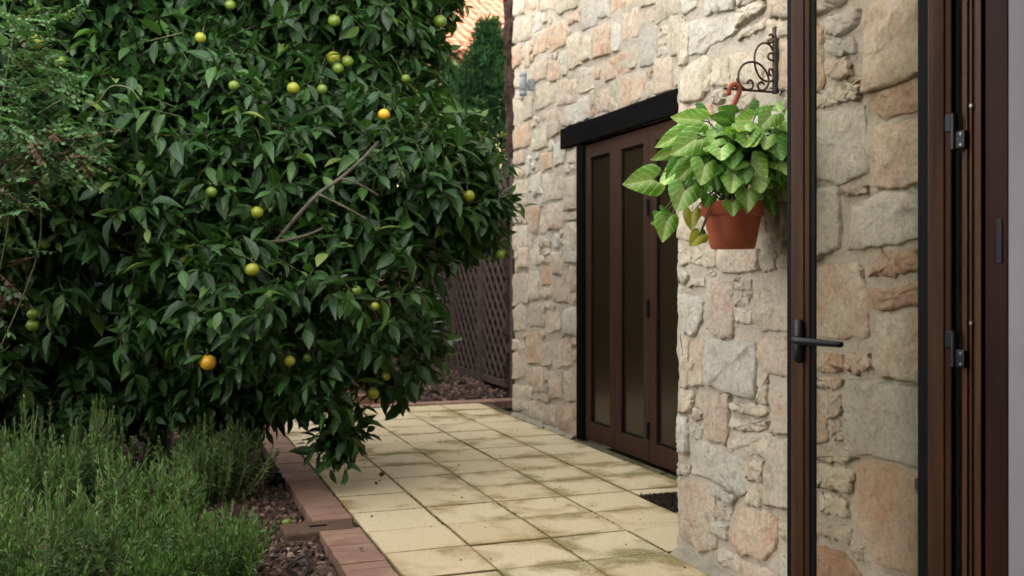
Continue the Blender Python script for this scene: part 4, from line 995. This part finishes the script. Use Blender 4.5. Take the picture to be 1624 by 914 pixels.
# leaves standing in front of a fruit are left off, the fruit has pushed them aside
mid = lp + lax * (lL * .5)[:, None]
uu, vv, zz = proj(mid); fu, fv, fz = proj(FPOS)
keep = np.ones(len(lp), bool)
for i in range(len(FR)):
    d2 = np.hypot(uu - fu[i], vv - fv[i]); rr = FRAD[i] * FPX / fz[i]
    keep &= ~((d2 < rr + 13) & (zz < fz[i] + .15) & (RNG.random(len(lp)) < .84))
    keep &= ~(np.linalg.norm(mid - FPOS[i], axis=1) < FRAD[i] * 1.02)
# the drooping branch stays clear of the bare limb
LIMB = [(432, 392, 5.25), (470, 345, 5.2), (505, 308, 5.18), (540, 283, 5.2), (575, 252, 5.25), (600, 225, 5.4)]
for (u, v, z) in LIMB:
    keep &= ~((np.hypot(uu - u, vv - v) < 15) & (zz < z + .12) & (RNG.random(len(lp)) < .72))
lp, lax, lup, lL, lW = lp[keep], lax[keep], lup[keep], lL[keep], lW[keep]
tint = np.clip(RNG.beta(1.8, 2.2, len(lp)) + .16 * vnoise(lp, 4, 5), 0, .93); tint[RNG.random(len(lp)) < .015] = 1.0
# the 300 that show largest: nearest ones on the outside
uu, vv, zz = proj(lp); out_ = inside(lp + lax * (lL * .5)[:, None])
score = np.where((uu > 5) & (uu < 830) & (vv > 5) & (vv < 760) & (out_ > .93), lL / zz, 0); big = np.argsort(-score)[:300]
sel = np.zeros(len(lp), bool); sel[big] = True
V, F, UV, li = leaves('citrus', lp[~sel], lax[~sel], lup[~sel], lL[~sel], lW[~sel], .42, .2)
o = mk('foliage', V, F, ORANGE_LEAF, tree, True, {'tint': tint[~sel][li]}, UV); o['kind'] = 'stuff'
CM = []
for q in range(4):
    V, F, UV, li = leaves('citrus', np.zeros((1, 3)), np.array([[0, 1.0, 0]]), np.array([[0, 0, 1.0]]), np.array([1.0]), np.array([1.0]), .30 + .12 * q, .12 + .08 * q); CM.append(mesh_np('leaf', V, F, ORANGE_LEAF_O, True, uv=UV))
for i in big: put_leaf(CM[int(i) % 4], tree, lp[i], lax[i], lup[i], lL[i], lW[i])
V, F = tubes_np(A0, A1, np.full(len(A0), .0035), np.full(len(A0), .0016)); mk('twigs', V, F, TWIG, tree)['kind'] = 'stuff'
# trunk and limbs
trk = tree_base + np.array([0, 0, 0]); fork = tree_base + np.array([.08, -.05, .75])
MB().tube(smooth_line([trk + [0, 0, -.05], trk + [.01, 0, .3], trk + [.06, -.03, .55], fork], 5), list(np.linspace(.105, .075, 16)), 12).build('trunk', BARK, tree, True)
for i in (0, 1, 2, 3, 4, 6, 8, 9, 10, 13, 15):
    e = bc[i] + np.array([0, 0, .1]); m1 = fork + (e - fork) * .45 + np.array([0, 0, .28])
    MB().tube(smooth_line([fork, m1, e], 7), list(np.linspace(.055, .016, 15)), 8).build('limb', BARK, tree, True)
L = smooth_line([at_z(*p) for p in LIMB], 4)
MB().tube(L, list(np.linspace(.013, .008, len(L))), 8).tube(smooth_line([at_z(540, 283, 5.2), at_z(565, 290, 5.15), at_z(600, 310, 5.2)], 4), .006, 6).tube(smooth_line([at_z(505, 308, 5.18), at_z(540, 325, 5.1), at_z(585, 350, 5.15)], 4), .006, 6).build('limb', BARK, tree, True)
L = smooth_line([at_z(420, 385, 5.3), at_z(450, 382, 5.2), at_z(490, 372, 5.2), at_z(520, 358, 5.3)], 4); MB().tube(L, list(np.linspace(.012, .006, len(L))), 7).build('limb', BARK, tree, True)
# fruit
def uvs(n=18, m=12):
    V = []; F = []
    for i in range(m + 1):
        th = math.pi * i / m
        for j in range(n):
            a = 2 * math.pi * j / n; r = math.sin(th); z = math.cos(th)
            if i == 0: z -= .03
            V.append((r * math.cos(a), r * math.sin(a), z * .97))
    for i in range(m):
        for j in range(n): F.append((i * n + j, (i + 1) * n + j, (i + 1) * n + (j + 1) % n, i * n + (j + 1) % n))
    return V, F
UVV, UVF = uvs(); FM = {c: mesh_np('orange', UVV, UVF, FRUIT[c], True) for c in FRUIT}
CAL = MB().tube([(0, 0, .93), (.05, .02, 1.25), (.1, .06, 1.9)], [.10, .07, .06], 6); CALM = mesh_np('stalk', CAL.V, CAL.F, TWIG, True)
for (u, v, d, c), p, r in zip(FR, FPOS, FRAD):
    o = put('orange', FM[c], tree, p); o.scale = (r, r, r * .98); o.rotation_euler = (random.uniform(-.3, .3), random.uniform(-.3, .3), random.uniform(0, 6))
    if (u, v) == (330, 575): o['label'] = 'ripest orange fruit hanging low in the shade'
    s_ = bpy.data.objects.new('stalk', CALM); COL.objects.link(s_); s_.parent = o

# ================================================================== ROSEMARY
def rosemary(u, v, radius, height, nst, seed, label, el=1.0):
    rg = np.random.default_rng(seed); d = ray(u, v); base = d * ((CAM_H - BED_Z) / -d[2]) + cam_o; base[2] = BED_Z
    root = thing('rosemary_bush', label, 'shrub', tuple(base), 'rosemary bushes in the left bed')
    ncl = max(7, nst // 9); cr = np.sqrt(rg.random(ncl)) * radius; ca = rg.uniform(0, 6.283, ncl); ch = rg.uniform(.72, 1.12, ncl); ci = rg.integers(0, ncl, nst)
    tipxy = np.stack([np.cos(ca) * cr, np.sin(ca) * cr * el], -1)[ci] + rg.normal(0, radius * .13, (nst, 2)); rr = np.hypot(tipxy[:, 0], tipxy[:, 1]).clip(0, radius * 1.15)
    f = rr / radius; hh = height * (1 - .42 * np.clip(f, 0, 1) ** 2) * rg.uniform(.70, 1.05, nst) * ch[ci]
    b0 = np.stack([tipxy[:, 0] * .45, tipxy[:, 1] * .45, np.zeros(nst)], -1) + base; b2 = np.stack([tipxy[:, 0], tipxy[:, 1], hh], -1) + base + rg.normal(0, .045, (nst, 3)) * [1, 1, .4]
    b1 = b0 * .5 + b2 * .5 + np.stack([tipxy[:, 0] * .28, tipxy[:, 1] * .28, -hh * .10], -1)
    def bez(t): return ((1 - t) ** 2)[..., None] * b0[:, None] + (2 * t * (1 - t))[..., None] * b1[:, None] + (t ** 2)[..., None] * b2[:, None]
    T = np.tile(np.linspace(0, 1, 7), (nst, 1)); C = bez(T)
    V, F = tubes_np(C[:, :-1].reshape(-1, 3), C[:, 1:].reshape(-1, 3), np.full(nst * 6, .0036), np.full(nst * 6, .0028))
    mk('stems', V, F, ROSESTEM, root)['kind'] = 'stuff'
    m = 40
    t = np.tile(np.linspace(.22, 1.0, m), (nst, 1)) + rg.uniform(-.006, .006, (nst, m)); t = np.clip(t, 0, 1)
    Pn = bez(t); tan = norm(bez(np.clip(t + .02, 0, 1.02)) - bez(t - .02))
    ph = rg.uniform(0, 6.28, (nst, 1)) + np.arange(m)[None] * 2.55; hv = np.array([.2, .1, .97]); e1 = norm(np.cross(tan, hv + 0 * tan)); e2 = np.cross(e1, tan)
    rd = e1 * np.cos(ph)[..., None] + e2 * np.sin(ph)[..., None]
    top = np.clip((t - .55) / .45, 0, 1)
    ax = norm(rd * (1.15 - .45 * top[..., None]) + tan * (.40 + .70 * top[..., None]) + rg.normal(0, .15, rd.shape))
    Ln = rg.uniform(.028, .046, (nst, m)) * (1 - .45 * np.clip((t - .9) / .1, 0, 1)) * (.75 + .25 * (t > .4))
    P_ = Pn.reshape(-1, 3); n = len(P_)
    V, F, UV, li = leaves('needle', P_, ax.reshape(-1, 3), norm(rd + [0, 0, .6]).reshape(-1, 3), Ln.ravel(), np.full(n, .0088), 0, .25, rg)
    tt = np.clip(rg.beta(2, 2.4, n) * .8 + .25 * (top.ravel() - .3), 0, 1)
    mk('foliage', V, F, ROSE, root, True, {'tint': tt[li]})['kind'] = 'stuff'
rosemary(105, 800, .50, .60, 250, 1, 'broad rosemary bush at the back left below the orange tree')
rosemary(335, 800, .32, .50, 135, 2, 'rosemary bush nearest the brick edging beside the gravel')
rosemary(300, 945, .38, .37, 190, 3, 'low rosemary bush at the front beside the black hose')
rosemary(70, 960, .44, .52, 230, 4, 'rosemary bush filling the front left corner of the bed')
rosemary(215, 850, .30, .44, 120, 5, 'middle rosemary bush with bare twiggy gap behind it')

# ================================================================== VINE AT THE LEFT
vine = thing('climbing_vine', 'feathery climbing vine with small pale leaflets and brown dead growth', 'vine', tuple(at_z(-40, 700, 4.9) * [1, 1, 0]))
VB = [(-10, 40, 4.7, 100, 75), (20, 120, 4.7, 85, 60), (10, 200, 4.6, 110, 55), (-10, 290, 4.7, 80, 60), (60, 235, 4.6, 70, 35), (-40, 400, 5.0, 60, 120)]
Lp = []; La = []; Lt = []; SA = []; SB = []
for (u, v, z, ru, rv) in VB:
    for k in range(62 if v < 380 else 30):
        a = RNG.uniform(0, 6.28); q = math.sqrt(RNG.random())
        p = at_z(u + ru * q * math.cos(a), v + rv * q * math.sin(a), z + RNG.uniform(-.2, .3)); d = norm(RNG.normal(0, .5, 3) + R_AX * .9 + [0, 0, -.15]); ln = RNG.uniform(.10, .2)
        dead = RNG.random() < (.38 if v > 230 else .06); sd = norm(np.cross(d, [0, 0, 1.0]) + RNG.normal(0, .2, 3))
        SA.append(p); SB.append(p + d * ln)
        for j in range(6):
            for sg in (-1, 1):
                Lp.append(p + d * ln * (j + .7) / 6); La.append(sd * sg + d * .5 + [0, 0, -.15]); Lt.append(RNG.uniform(.78, 1) if dead else RNG.uniform(0, .73))
        Lp.append(p + d * ln); La.append(d); Lt.append(RNG.uniform(.3, .7))
Lp = np.array(Lp); La = np.array(La); n = len(Lp); ll = RNG.uniform(.022, .046, n)
V, F, UV, li = leaves('round', Lp, La, norm(np.array([0, 0, 1.0]) + RNG.normal(0, .35, (n, 3))), ll, ll * .6, .3, .15)
mk('foliage', V, F, VINE, vine, True, {'tint': np.array(Lt)[li]})['kind'] = 'stuff'
V, F = tubes_np(np.array(SA), np.array(SB), np.full(len(SA), .002), np.full(len(SA), .001)); mk('twigs', V, F, DEAD, vine)['kind'] = 'stuff'
for pts in ([(-30, 640, 5.0), (-10, 480, 4.95), (15, 330, 4.9), (0, 200, 4.9), (20, 60, 4.9)], [(-40, 640, 5), (55, 420, 4.9), (62, 300, 4.8), (45, 260, 4.8)], [(60, 180, 4.75), (110, 155, 4.7), (150, 165, 4.65), (175, 138, 4.62), (205, 140, 4.6), (222, 160, 4.6)]):
    MB().tube(smooth_line([at_z(*p) for p in pts], 6), .003, 6).build('stem', TWIG, vine, True)

# ================================================================== BOUNDARY: lattice, boards, hedge trees
LX = 3.40; LZ = 2.35
lat = thing('lattice_fence', 'dark brown diagonal lattice fence beyond the corner of the stone wall', 'fence', (LX, 11, 0))
posts_y = [9.36, 10.42, 11.50, 12.6]
for yy in posts_y:
    MB().box((LX - .04, yy - .045, -.05), (LX + .04, yy + .045, LZ + .05), .004).build('post', FENCEM, lat)
for a, b in zip(posts_y[:-1], posts_y[1:]):
    for zz in (.12, LZ - .03):
        MB().box((LX - .018, a + .046, zz - .035), (LX + .018, b - .046, zz + .035), .003).build('rail', FENCEM, lat)
    ya, yb, za, zb = a + .046, b - .046, .156, LZ - .066
    for sg in (1, -1):
        xo = LX - .014 if sg == 1 else LX + .004
        c0 = -3.2
        while c0 < 3.4:
            # line: z = za + sg*(y - ya) + c0 (in 45 degrees)
            pts = []
            for yq in (ya, yb):
                zq = za + sg * (yq - ya) + c0
                if za <= zq <= zb: pts.append((yq, zq))
            for zq in (za, zb):
                yq = ya + sg * (zq - za - c0)
                if ya < yq < yb: pts.append((yq, zq))
            c0 += .185
            if len(pts) < 2: continue
            pts = sorted(pts)[:1] + sorted(pts)[-1:]
            p, q = np.array(pts[0]), np.array(pts[1]); ln = np.linalg.norm(q - p)
            if ln < .12: continue
            d = (q - p) / ln; w = np.array([-d[1], d[0]]) * .023
            cs = [p + w, p - w, q - w, q + w]
            V = [(xo, *c) for c in cs] + [(xo + .010, *c) for c in cs]
            mk('slat', V, [(0, 1, 2, 3), (7, 6, 5, 4), (0, 4, 5, 1), (1, 5, 6, 2), (2, 6, 7, 3), (3, 7, 4, 0)], FENCEM, lat, False)
bf = thing('board_fence', 'brown horizontal board fence behind the orange tree', 'fence', (-1, 13.3, 0))
for k in range(13):
    for x0 in np.arange(-8, 3.2, 2.3):
        MB().box((x0, 13.28, .02 + k * .165), (x0 + 2.29, 13.305, .02 + k * .165 + .1635), .003).build('board', BOARDM, bf)
for x0 in np.arange(-8, 3.6, 2.3):
    MB().box((x0 - .045, 13.306, -.1), (x0 + .045, 13.39, 2.3), .004).build('post', BOARDM, bf)
bk = thing('board_fence', 'added dark backing boards darkening the gaps of the diagonal lattice', 'fence', (3.6, 11, 0))  # boards added to keep the bright background out of the lattice gaps
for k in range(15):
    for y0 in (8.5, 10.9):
        MB().box((3.60, y0, -.05 + k * .165), (3.625, y0 + 2.39, -.05 + k * .165 + .160), .003).build('board', BLACKOUTM, bk)
sf = thing('board_fence', 'brown board fence in the deep shade left of the orange tree', 'fence', (-4.2, 8, 0))
for k in range(13):
    for y0 in (4.2, 6.5, 8.8, 11.0):
        MB().box((-4.22, y0, .02 + k * .165), (-4.195, y0 + 2.29, .02 + k * .165 + .1635), .003).build('board', BOARDM, sf)
for y0 in (4.2, 6.5, 8.8, 11.0, 13.2):
    MB().box((-4.30, y0 - .045, -.1), (-4.221, y0 + .045, 2.3), .004).build('post', BOARDM, sf)
def evergreen(base, rad, h, n, label, seed, mat=HEDGE, size=(.12, .25), group='evergreen trees beyond the garden fence'):
    rg = np.random.default_rng(seed); base = np.array(base, float); t = thing('evergreen_tree', label, 'tree', tuple(base), group)
    cl = norm(rg.normal(size=(26, 3))) * rg.uniform(.25, .95, (26, 1)) ** .5 * [rad, rad, h * .42] + base + [0, 0, h * .56]
    ci = rg.integers(0, 26, n); p = cl[ci] + norm(rg.normal(size=(n, 3))) * (rg.random((n, 1)) ** .45) * rad * .42
    k = p[:, 2] > .3; p = p[k]; n = len(p); L = rg.uniform(*size, n)
    ax = norm(rg.normal(0, .6, (n, 3)) + norm(p - base - [0, 0, h * .5]) + [0, 0, -.2])
    V, F, UV, li = leaves('round', p, ax, norm(rg.normal(0, .4, (n, 3)) + [0, 0, 1.0]), L, L * .5, .3, .2, rg)
    mk('crown', V, F, mat, t, True, {'tint': np.clip(rg.random(n) * .8 + .2 * vnoise(p, 3, seed), 0, 1)[li]}, UV)['kind'] = 'stuff'
    MB().tube([base + [0, 0, -.1], base + [.05, 0, h * .3], base + [0, .05, h * .75]], [.14, .1, .03], 8).build('trunk', BARK, t, True)
for q, (x, y, r, h, lb) in enumerate([(-6.5, 15.5, 1.6, 6.2, 'dark evergreen tree furthest left beyond the board fence'), (-3.6, 15.2, 1.5, 6.4, 'tall dark evergreen tree beyond the board fence at the left'), (-1.0, 15.6, 1.5, 6.0, 'dark evergreen tree behind the middle of the orange tree'), (1.2, 15.3, 1.3, 4.6, 'lower evergreen tree behind the right half of the orange tree'), (-5.6, 10.5, 1.5, 5.6, 'dark evergreen tree past the left board fence'), (-5.7, 7.0, 1.3, 5.0, 'dark evergreen tree close by the vine at the left')]):
    evergreen((x, y, 0), r, h, 5200, lb, 40 + q)
evergreen((-.2, 11.2, 0), 1.7, 5.0, 9500, 'added dark evergreen tree closing bright gaps right behind the orange tree', 52, group=None)  # this and the next two trees are added to hide bright crown gaps
evergreen((1.55, 11.4, 0), 1.0, 3.7, 7500, 'added slim dark evergreen tree closing bright gaps between the orange tree and the lattice', 53, group=None)
evergreen((-2.9, 11.0, 0), 1.6, 5.2, 9500, 'added dark evergreen tree closing bright gaps behind the left half of the orange tree', 54, group=None)
evergreen((4.7, 10.6, 0), .9, 2.6, 3600, 'added low dense evergreen shrub darkening the view behind the lattice fence', 60, group=None)  # this shrub and the next are added to darken the lattice gaps
evergreen((4.6, 12.2, 0), .9, 2.6, 3600, 'added dense evergreen shrub darkening the view behind the far lattice panel', 61, group=None)
# feathery conifer above the lattice
def conifer(base, h, r, n, label, seed):
    rg = np.random.default_rng(seed); base = np.array(base, float); t = thing('conifer', label, 'tree', tuple(base))
    zf = rg.random(n) ** .8; a = rg.uniform(0, 6.28, n); prof = np.clip(np.minimum((1 - zf) * 2.2, zf * 6 + .35), 0, 1) ** .7
    lob = .72 + .38 * np.sin(a * 3 + zf * 9) * np.sin(zf * 17 + a)
    rr = r * prof * lob * np.sqrt(rg.uniform(.12, 1, n)); p = np.stack([np.cos(a) * rr, np.sin(a) * rr, .3 + zf * (h - .3)], -1) + base
    d = norm(np.stack([np.cos(a) * .6, np.sin(a) * .6, np.full(n, .9)], -1) + rg.normal(0, .3, (n, 3)))
    P_ = []; A_ = []
    for j in range(9):
        tt = j / 8; P_.append(p + d * (tt * .20)); A_.append(norm(d * .8 + rg.normal(0, .55, (n, 3))))
    P_ = np.vstack(P_); A_ = np.vstack(A_); L = rg.uniform(.06, .12, len(P_))
    V, F, UV, li = leaves('needle', P_, A_, norm(rg.normal(size=P_.shape)), L, L * .22, 0, .1, rg)
    mk('crown', V, F, CONIF, t, True, {'tint': np.tile(np.clip(rg.random(n), 0, 1), 9)[li]})['kind'] = 'stuff'
    MB().tube([base + [0, 0, -.1], base + [0, 0, h * .9]], [.09, .02], 8).build('trunk', BARK, t, True)
c1 = at_z(775, 436, 13.2); conifer((c1[0], c1[1], 0), 4.45, .66, 2600, 'pointed feathery conifer in front of the tiled roof', 71)
c2 = at_z(722, 436, 14.0); conifer((c2[0], c2[1], 0), 4.0, .75, 2600, 'rounder conifer beside the orange tree below the tiled roof', 72)
# dark shaggy trunk behind the wall corner
p = at_z(818.5, 436, 10.1); tk = thing('shaggy_tree', 'dark shaggy tree trunk rising right behind the stone wall corner', 'tree', (p[0], p[1], 0))
n = 60; ring = []
V = []; F = []
for i in range(n + 1):
    z = -.1 + 5.6 * i / n
    for k in range(16):
        a = 2 * math.pi * k / 16; r = .095 * (1 + .16 * RNG.normal()) + .022 * ((i * 7 + k * 5) % 4) / 3; V.append((p[0] + r * math.cos(a) + .012 * math.sin(z * 3), p[1] + r * math.sin(a), z))
for i in range(n):
    for k in range(16): F.append((i * 16 + k, i * 16 + (k + 1) % 16, (i + 1) * 16 + (k + 1) % 16, (i + 1) * 16 + k))
mk('trunk', V, F, BARKD, tk, False)

# ================================================================== NEIGHBOUR HOUSE WITH TILED ROOF
nh_l = at_z(640, 70, 18.0); nh_r = at_z(820, 95, 19.32); nh_r[2] = nh_l[2]
e = norm((nh_r - nh_l)[None])[0]; nh = thing('neighbour_house', 'sunlit neighbouring house with salmon barrel tile roof', 'house', (nh_l[0], nh_l[1], 0))
upd = np.array([-e[1], e[0], 0]);
if upd @ D_AX < 0: upd = -upd
PIT = math.radians(35); slope = upd * math.cos(PIT) + U_AX * math.sin(PIT); nrm = np.cross(e, slope)
if nrm[2] < 0: nrm = -nrm
O = nh_l - e * 9.5
LEN = 15.0; SL = 6.4
inn = upd * .45
c = [O + inn, O + inn + e * LEN, O + inn + e * LEN + upd * 9, O + inn + upd * 9]
ez = nh_l[2] + .1
MB().add([(q[0], q[1], -.1) for q in c] + [(q[0], q[1], ez) for q in c], [(0, 1, 5, 4), (1, 2, 6, 5), (2, 3, 7, 6), (3, 0, 4, 7), (4, 5, 6, 7)]).build('wall', WALLN, nh)
b0 = O - nrm * .02; MB().add([b0, b0 + e * LEN, b0 + e * LEN + slope * SL, b0 + slope * SL, b0 - nrm * .1, b0 + e * LEN - nrm * .1, b0 + e * LEN + slope * SL - nrm * .1, b0 + slope * SL - nrm * .1],
    [(0, 1, 2, 3), (7, 6, 5, 4), (0, 4, 5, 1), (1, 5, 6, 2), (2, 6, 7, 3), (3, 7, 4, 0)]).build('roof', ROOFT, nh)
# one barrel tile, copied in rows
mb = MB(); TLn = .42; seg = 7
V = []; F = []
for i, (tt, rr) in enumerate(((0, .105), (TLn, .09))):
    for k in range(seg):
        a = math.pi * k / (seg - 1); V.append(e * (rr * math.cos(a)) + nrm * (rr * .8 * math.sin(a) + (.02 if i == 0 else 0)) + slope * tt)
F = [(k, k + 1, seg + k + 1, seg + k) for k in range(seg - 1)]
V += [v - nrm * .02 for v in V[:2 * seg]]
F += [(2 * seg + k, k, k + 1, 2 * seg + k + 1)[::-1] for k in range(seg - 1)]
btm = mesh_np('roof_tile', V, F, ROOFT, True)
cand = []
nx = int(LEN / .24); ny = int(SL / .37)
for i in range(nx):
    for j in range(ny):
        q = O + e * (.12 + i * .24) + slope * (-.05 + j * .37); u, v, z = proj(q); cand.append((abs(u - 745) + .5 * abs(v - 30), i, j, q))
cand.sort(key=lambda t: t[0])
for _, i, j, q in cand[:290]:
    o = put('roof_tile', btm, nh, q + nrm * random.uniform(.0, .012)); 
rest = MB()
for _, i, j, q in cand[290:]:
    rest.add([np.array(v) + q for v in V[:2 * seg]], F[:seg - 1])
o = rest.build('roof_tiles', ROOFT, nh, True); o['kind'] = 'stuff'

# ================================================================== SMALL THINGS ON THE GROUND
def gnd(u, v, z=0.0):
    d = ray(u, v); return d * ((CAM_H - z) / -d[2]) + cam_o
hose = thing('irrigation_hose', 'looped black irrigation hose lying on the gravel at the bottom', 'hose', tuple(gnd(470, 900, BED_Z)))
pts = [gnd(u, v, BED_Z + .015) + [0, 0, h] for u, v, h in ((425, 885, .0), (445, 888, .015), (465, 893, .01), (482, 893, .03), (489, 902, .03), (487, 913, .02), (478, 921, .01), (462, 913, .02), (455, 905, .015), (468, 899, .02), (480, 905, .02))]
MB().tube(smooth_line(pts, 6), .006, 8).build('tube', CABLE, hose, True)
hose2 = thing('irrigation_hose', 'thin black hose running across the gravel toward the rosemary', 'hose', tuple(gnd(400, 815, BED_Z)))
pts = [gnd(u, v, BED_Z + .012) for u, v in ((350, 832), (385, 822), (405, 815), (425, 812), (440, 805))]
MB().tube(smooth_line(pts, 6), .004, 8).build('tube', CABLE, hose2, True)
pp = gnd(447, 766, BED_Z + .02); sp = thing('sprinkler_head', 'black sprinkler lying against the brick edging in shade', 'sprinkler', tuple(pp))
MB().lathe([(0, 0), (.035, 0), (.04, .01), (.038, .05), (.024, .06), (.022, .085), (0, .088)], tuple(pp + [-.02, 0, -.02]), 18).build('body', CABLE, sp, True)
MB().tube([pp + [-.08, .02, -.005], pp + [-.03, 0, .02], pp + [.055, -.02, .03]], [.016, .02, .010], 8).build('spout', CABLE, sp, True)
p = gnd(455, 829, BED_Z + .03); lm = put('fallen_fruit', mesh_np('fallen_fruit', UVV, UVF, FRUIT['g'], True), None, p); lm.scale = (.026, .021, .021); tag(lm, 'small green unripe fruit fallen on the gravel', 'fruit')
# moss tufts in the long joints, grit and leaf scraps scattered over the slabs
P = []
for c in range(1, 6):
    yy = RNG.uniform(3.2, 9.1, 520); P.append(np.stack([TX0 + .006 + c * S + RNG.normal(0, .004, 520), yy, np.full(520, -.006)], -1))
for r in range(-2, 13):
    xx = RNG.uniform(TX0, WALL_X, 110); P.append(np.stack([xx, TY0 + r * S + RNG.normal(0, .003, 110), np.full(110, -.007)], -1))
yy = RNG.uniform(3.4, 9.1, 500); P.append(np.stack([TX0 + RNG.normal(0, .004, 500), yy, np.full(500, -.006)], -1))
P = np.vstack(P); P = P[vnoise(P, 4.5, 8) > .05]; P = P[~((P[:, 0] > PIER_X - .1) & (P[:, 1] < PIER_Y))]
V, F, t = rocks(P, RNG.uniform(.003, .0075, len(P)), 12)
MOSS = simple('joint_moss', (.022, .026, .006), (.05, .055, .014), 40, .95, .15, .6, .004, 200, world=True)
o = mk('moss', V, F, MOSS, smooth=False); o['kind'] = 'stuff'
n = 110; P = np.stack([RNG.uniform(TX0, 3.0, n), RNG.uniform(3.4, 9.1, n), np.full(n, .002)], -1); P = P[~((P[:, 0] > PIER_X - .1) & (P[:, 1] < PIER_Y))]
V, F, t = rocks(P, RNG.uniform(.002, .006, len(P)), 13); o = mk('leaf_litter', V, F, DRYLEAF, smooth=False); o['kind'] = 'stuff'
def crumb(u, v, r, label, mat):
    p = gnd(u, v, .006 + r * .4); V, F, t = rocks(np.array([p]), np.array([r]), int(u)); o = mk('fallen_leaf', V, F, mat, None, False); return tag(o, label, 'leaf')
crumb(605, 752, .018, 'curled brown dead leaf on the paving joint', DRYLEAF)
crumb(505, 730, .018, 'dark crumpled dead leaf on the tile beneath the drooping branch', DRYLEAF)
crumb(597, 766, .008, 'tiny dark leaf scrap on the tile nearest the brick edging', DRYLEAF)
p = gnd(573, 872, .012); wd = thing('weed', 'tiny green weed sprouting between the pink bricks', 'plant', tuple(p))
a = np.arange(9) * .7; ax = np.stack([np.cos(a), np.sin(a), np.full(9, .7)], -1)
V, F, UV, li = leaves('round', np.tile(p, (9, 1)), ax, np.tile([0, 0, 1.0], (9, 1)), np.full(9, .016), np.full(9, .009)); mk('foliage', V, F, VINE, wd, True, {'tint': np.full(len(V), .5)})
print('stones', nfar, npier, 'leaves', len(lp), 'sprays', len(SP))
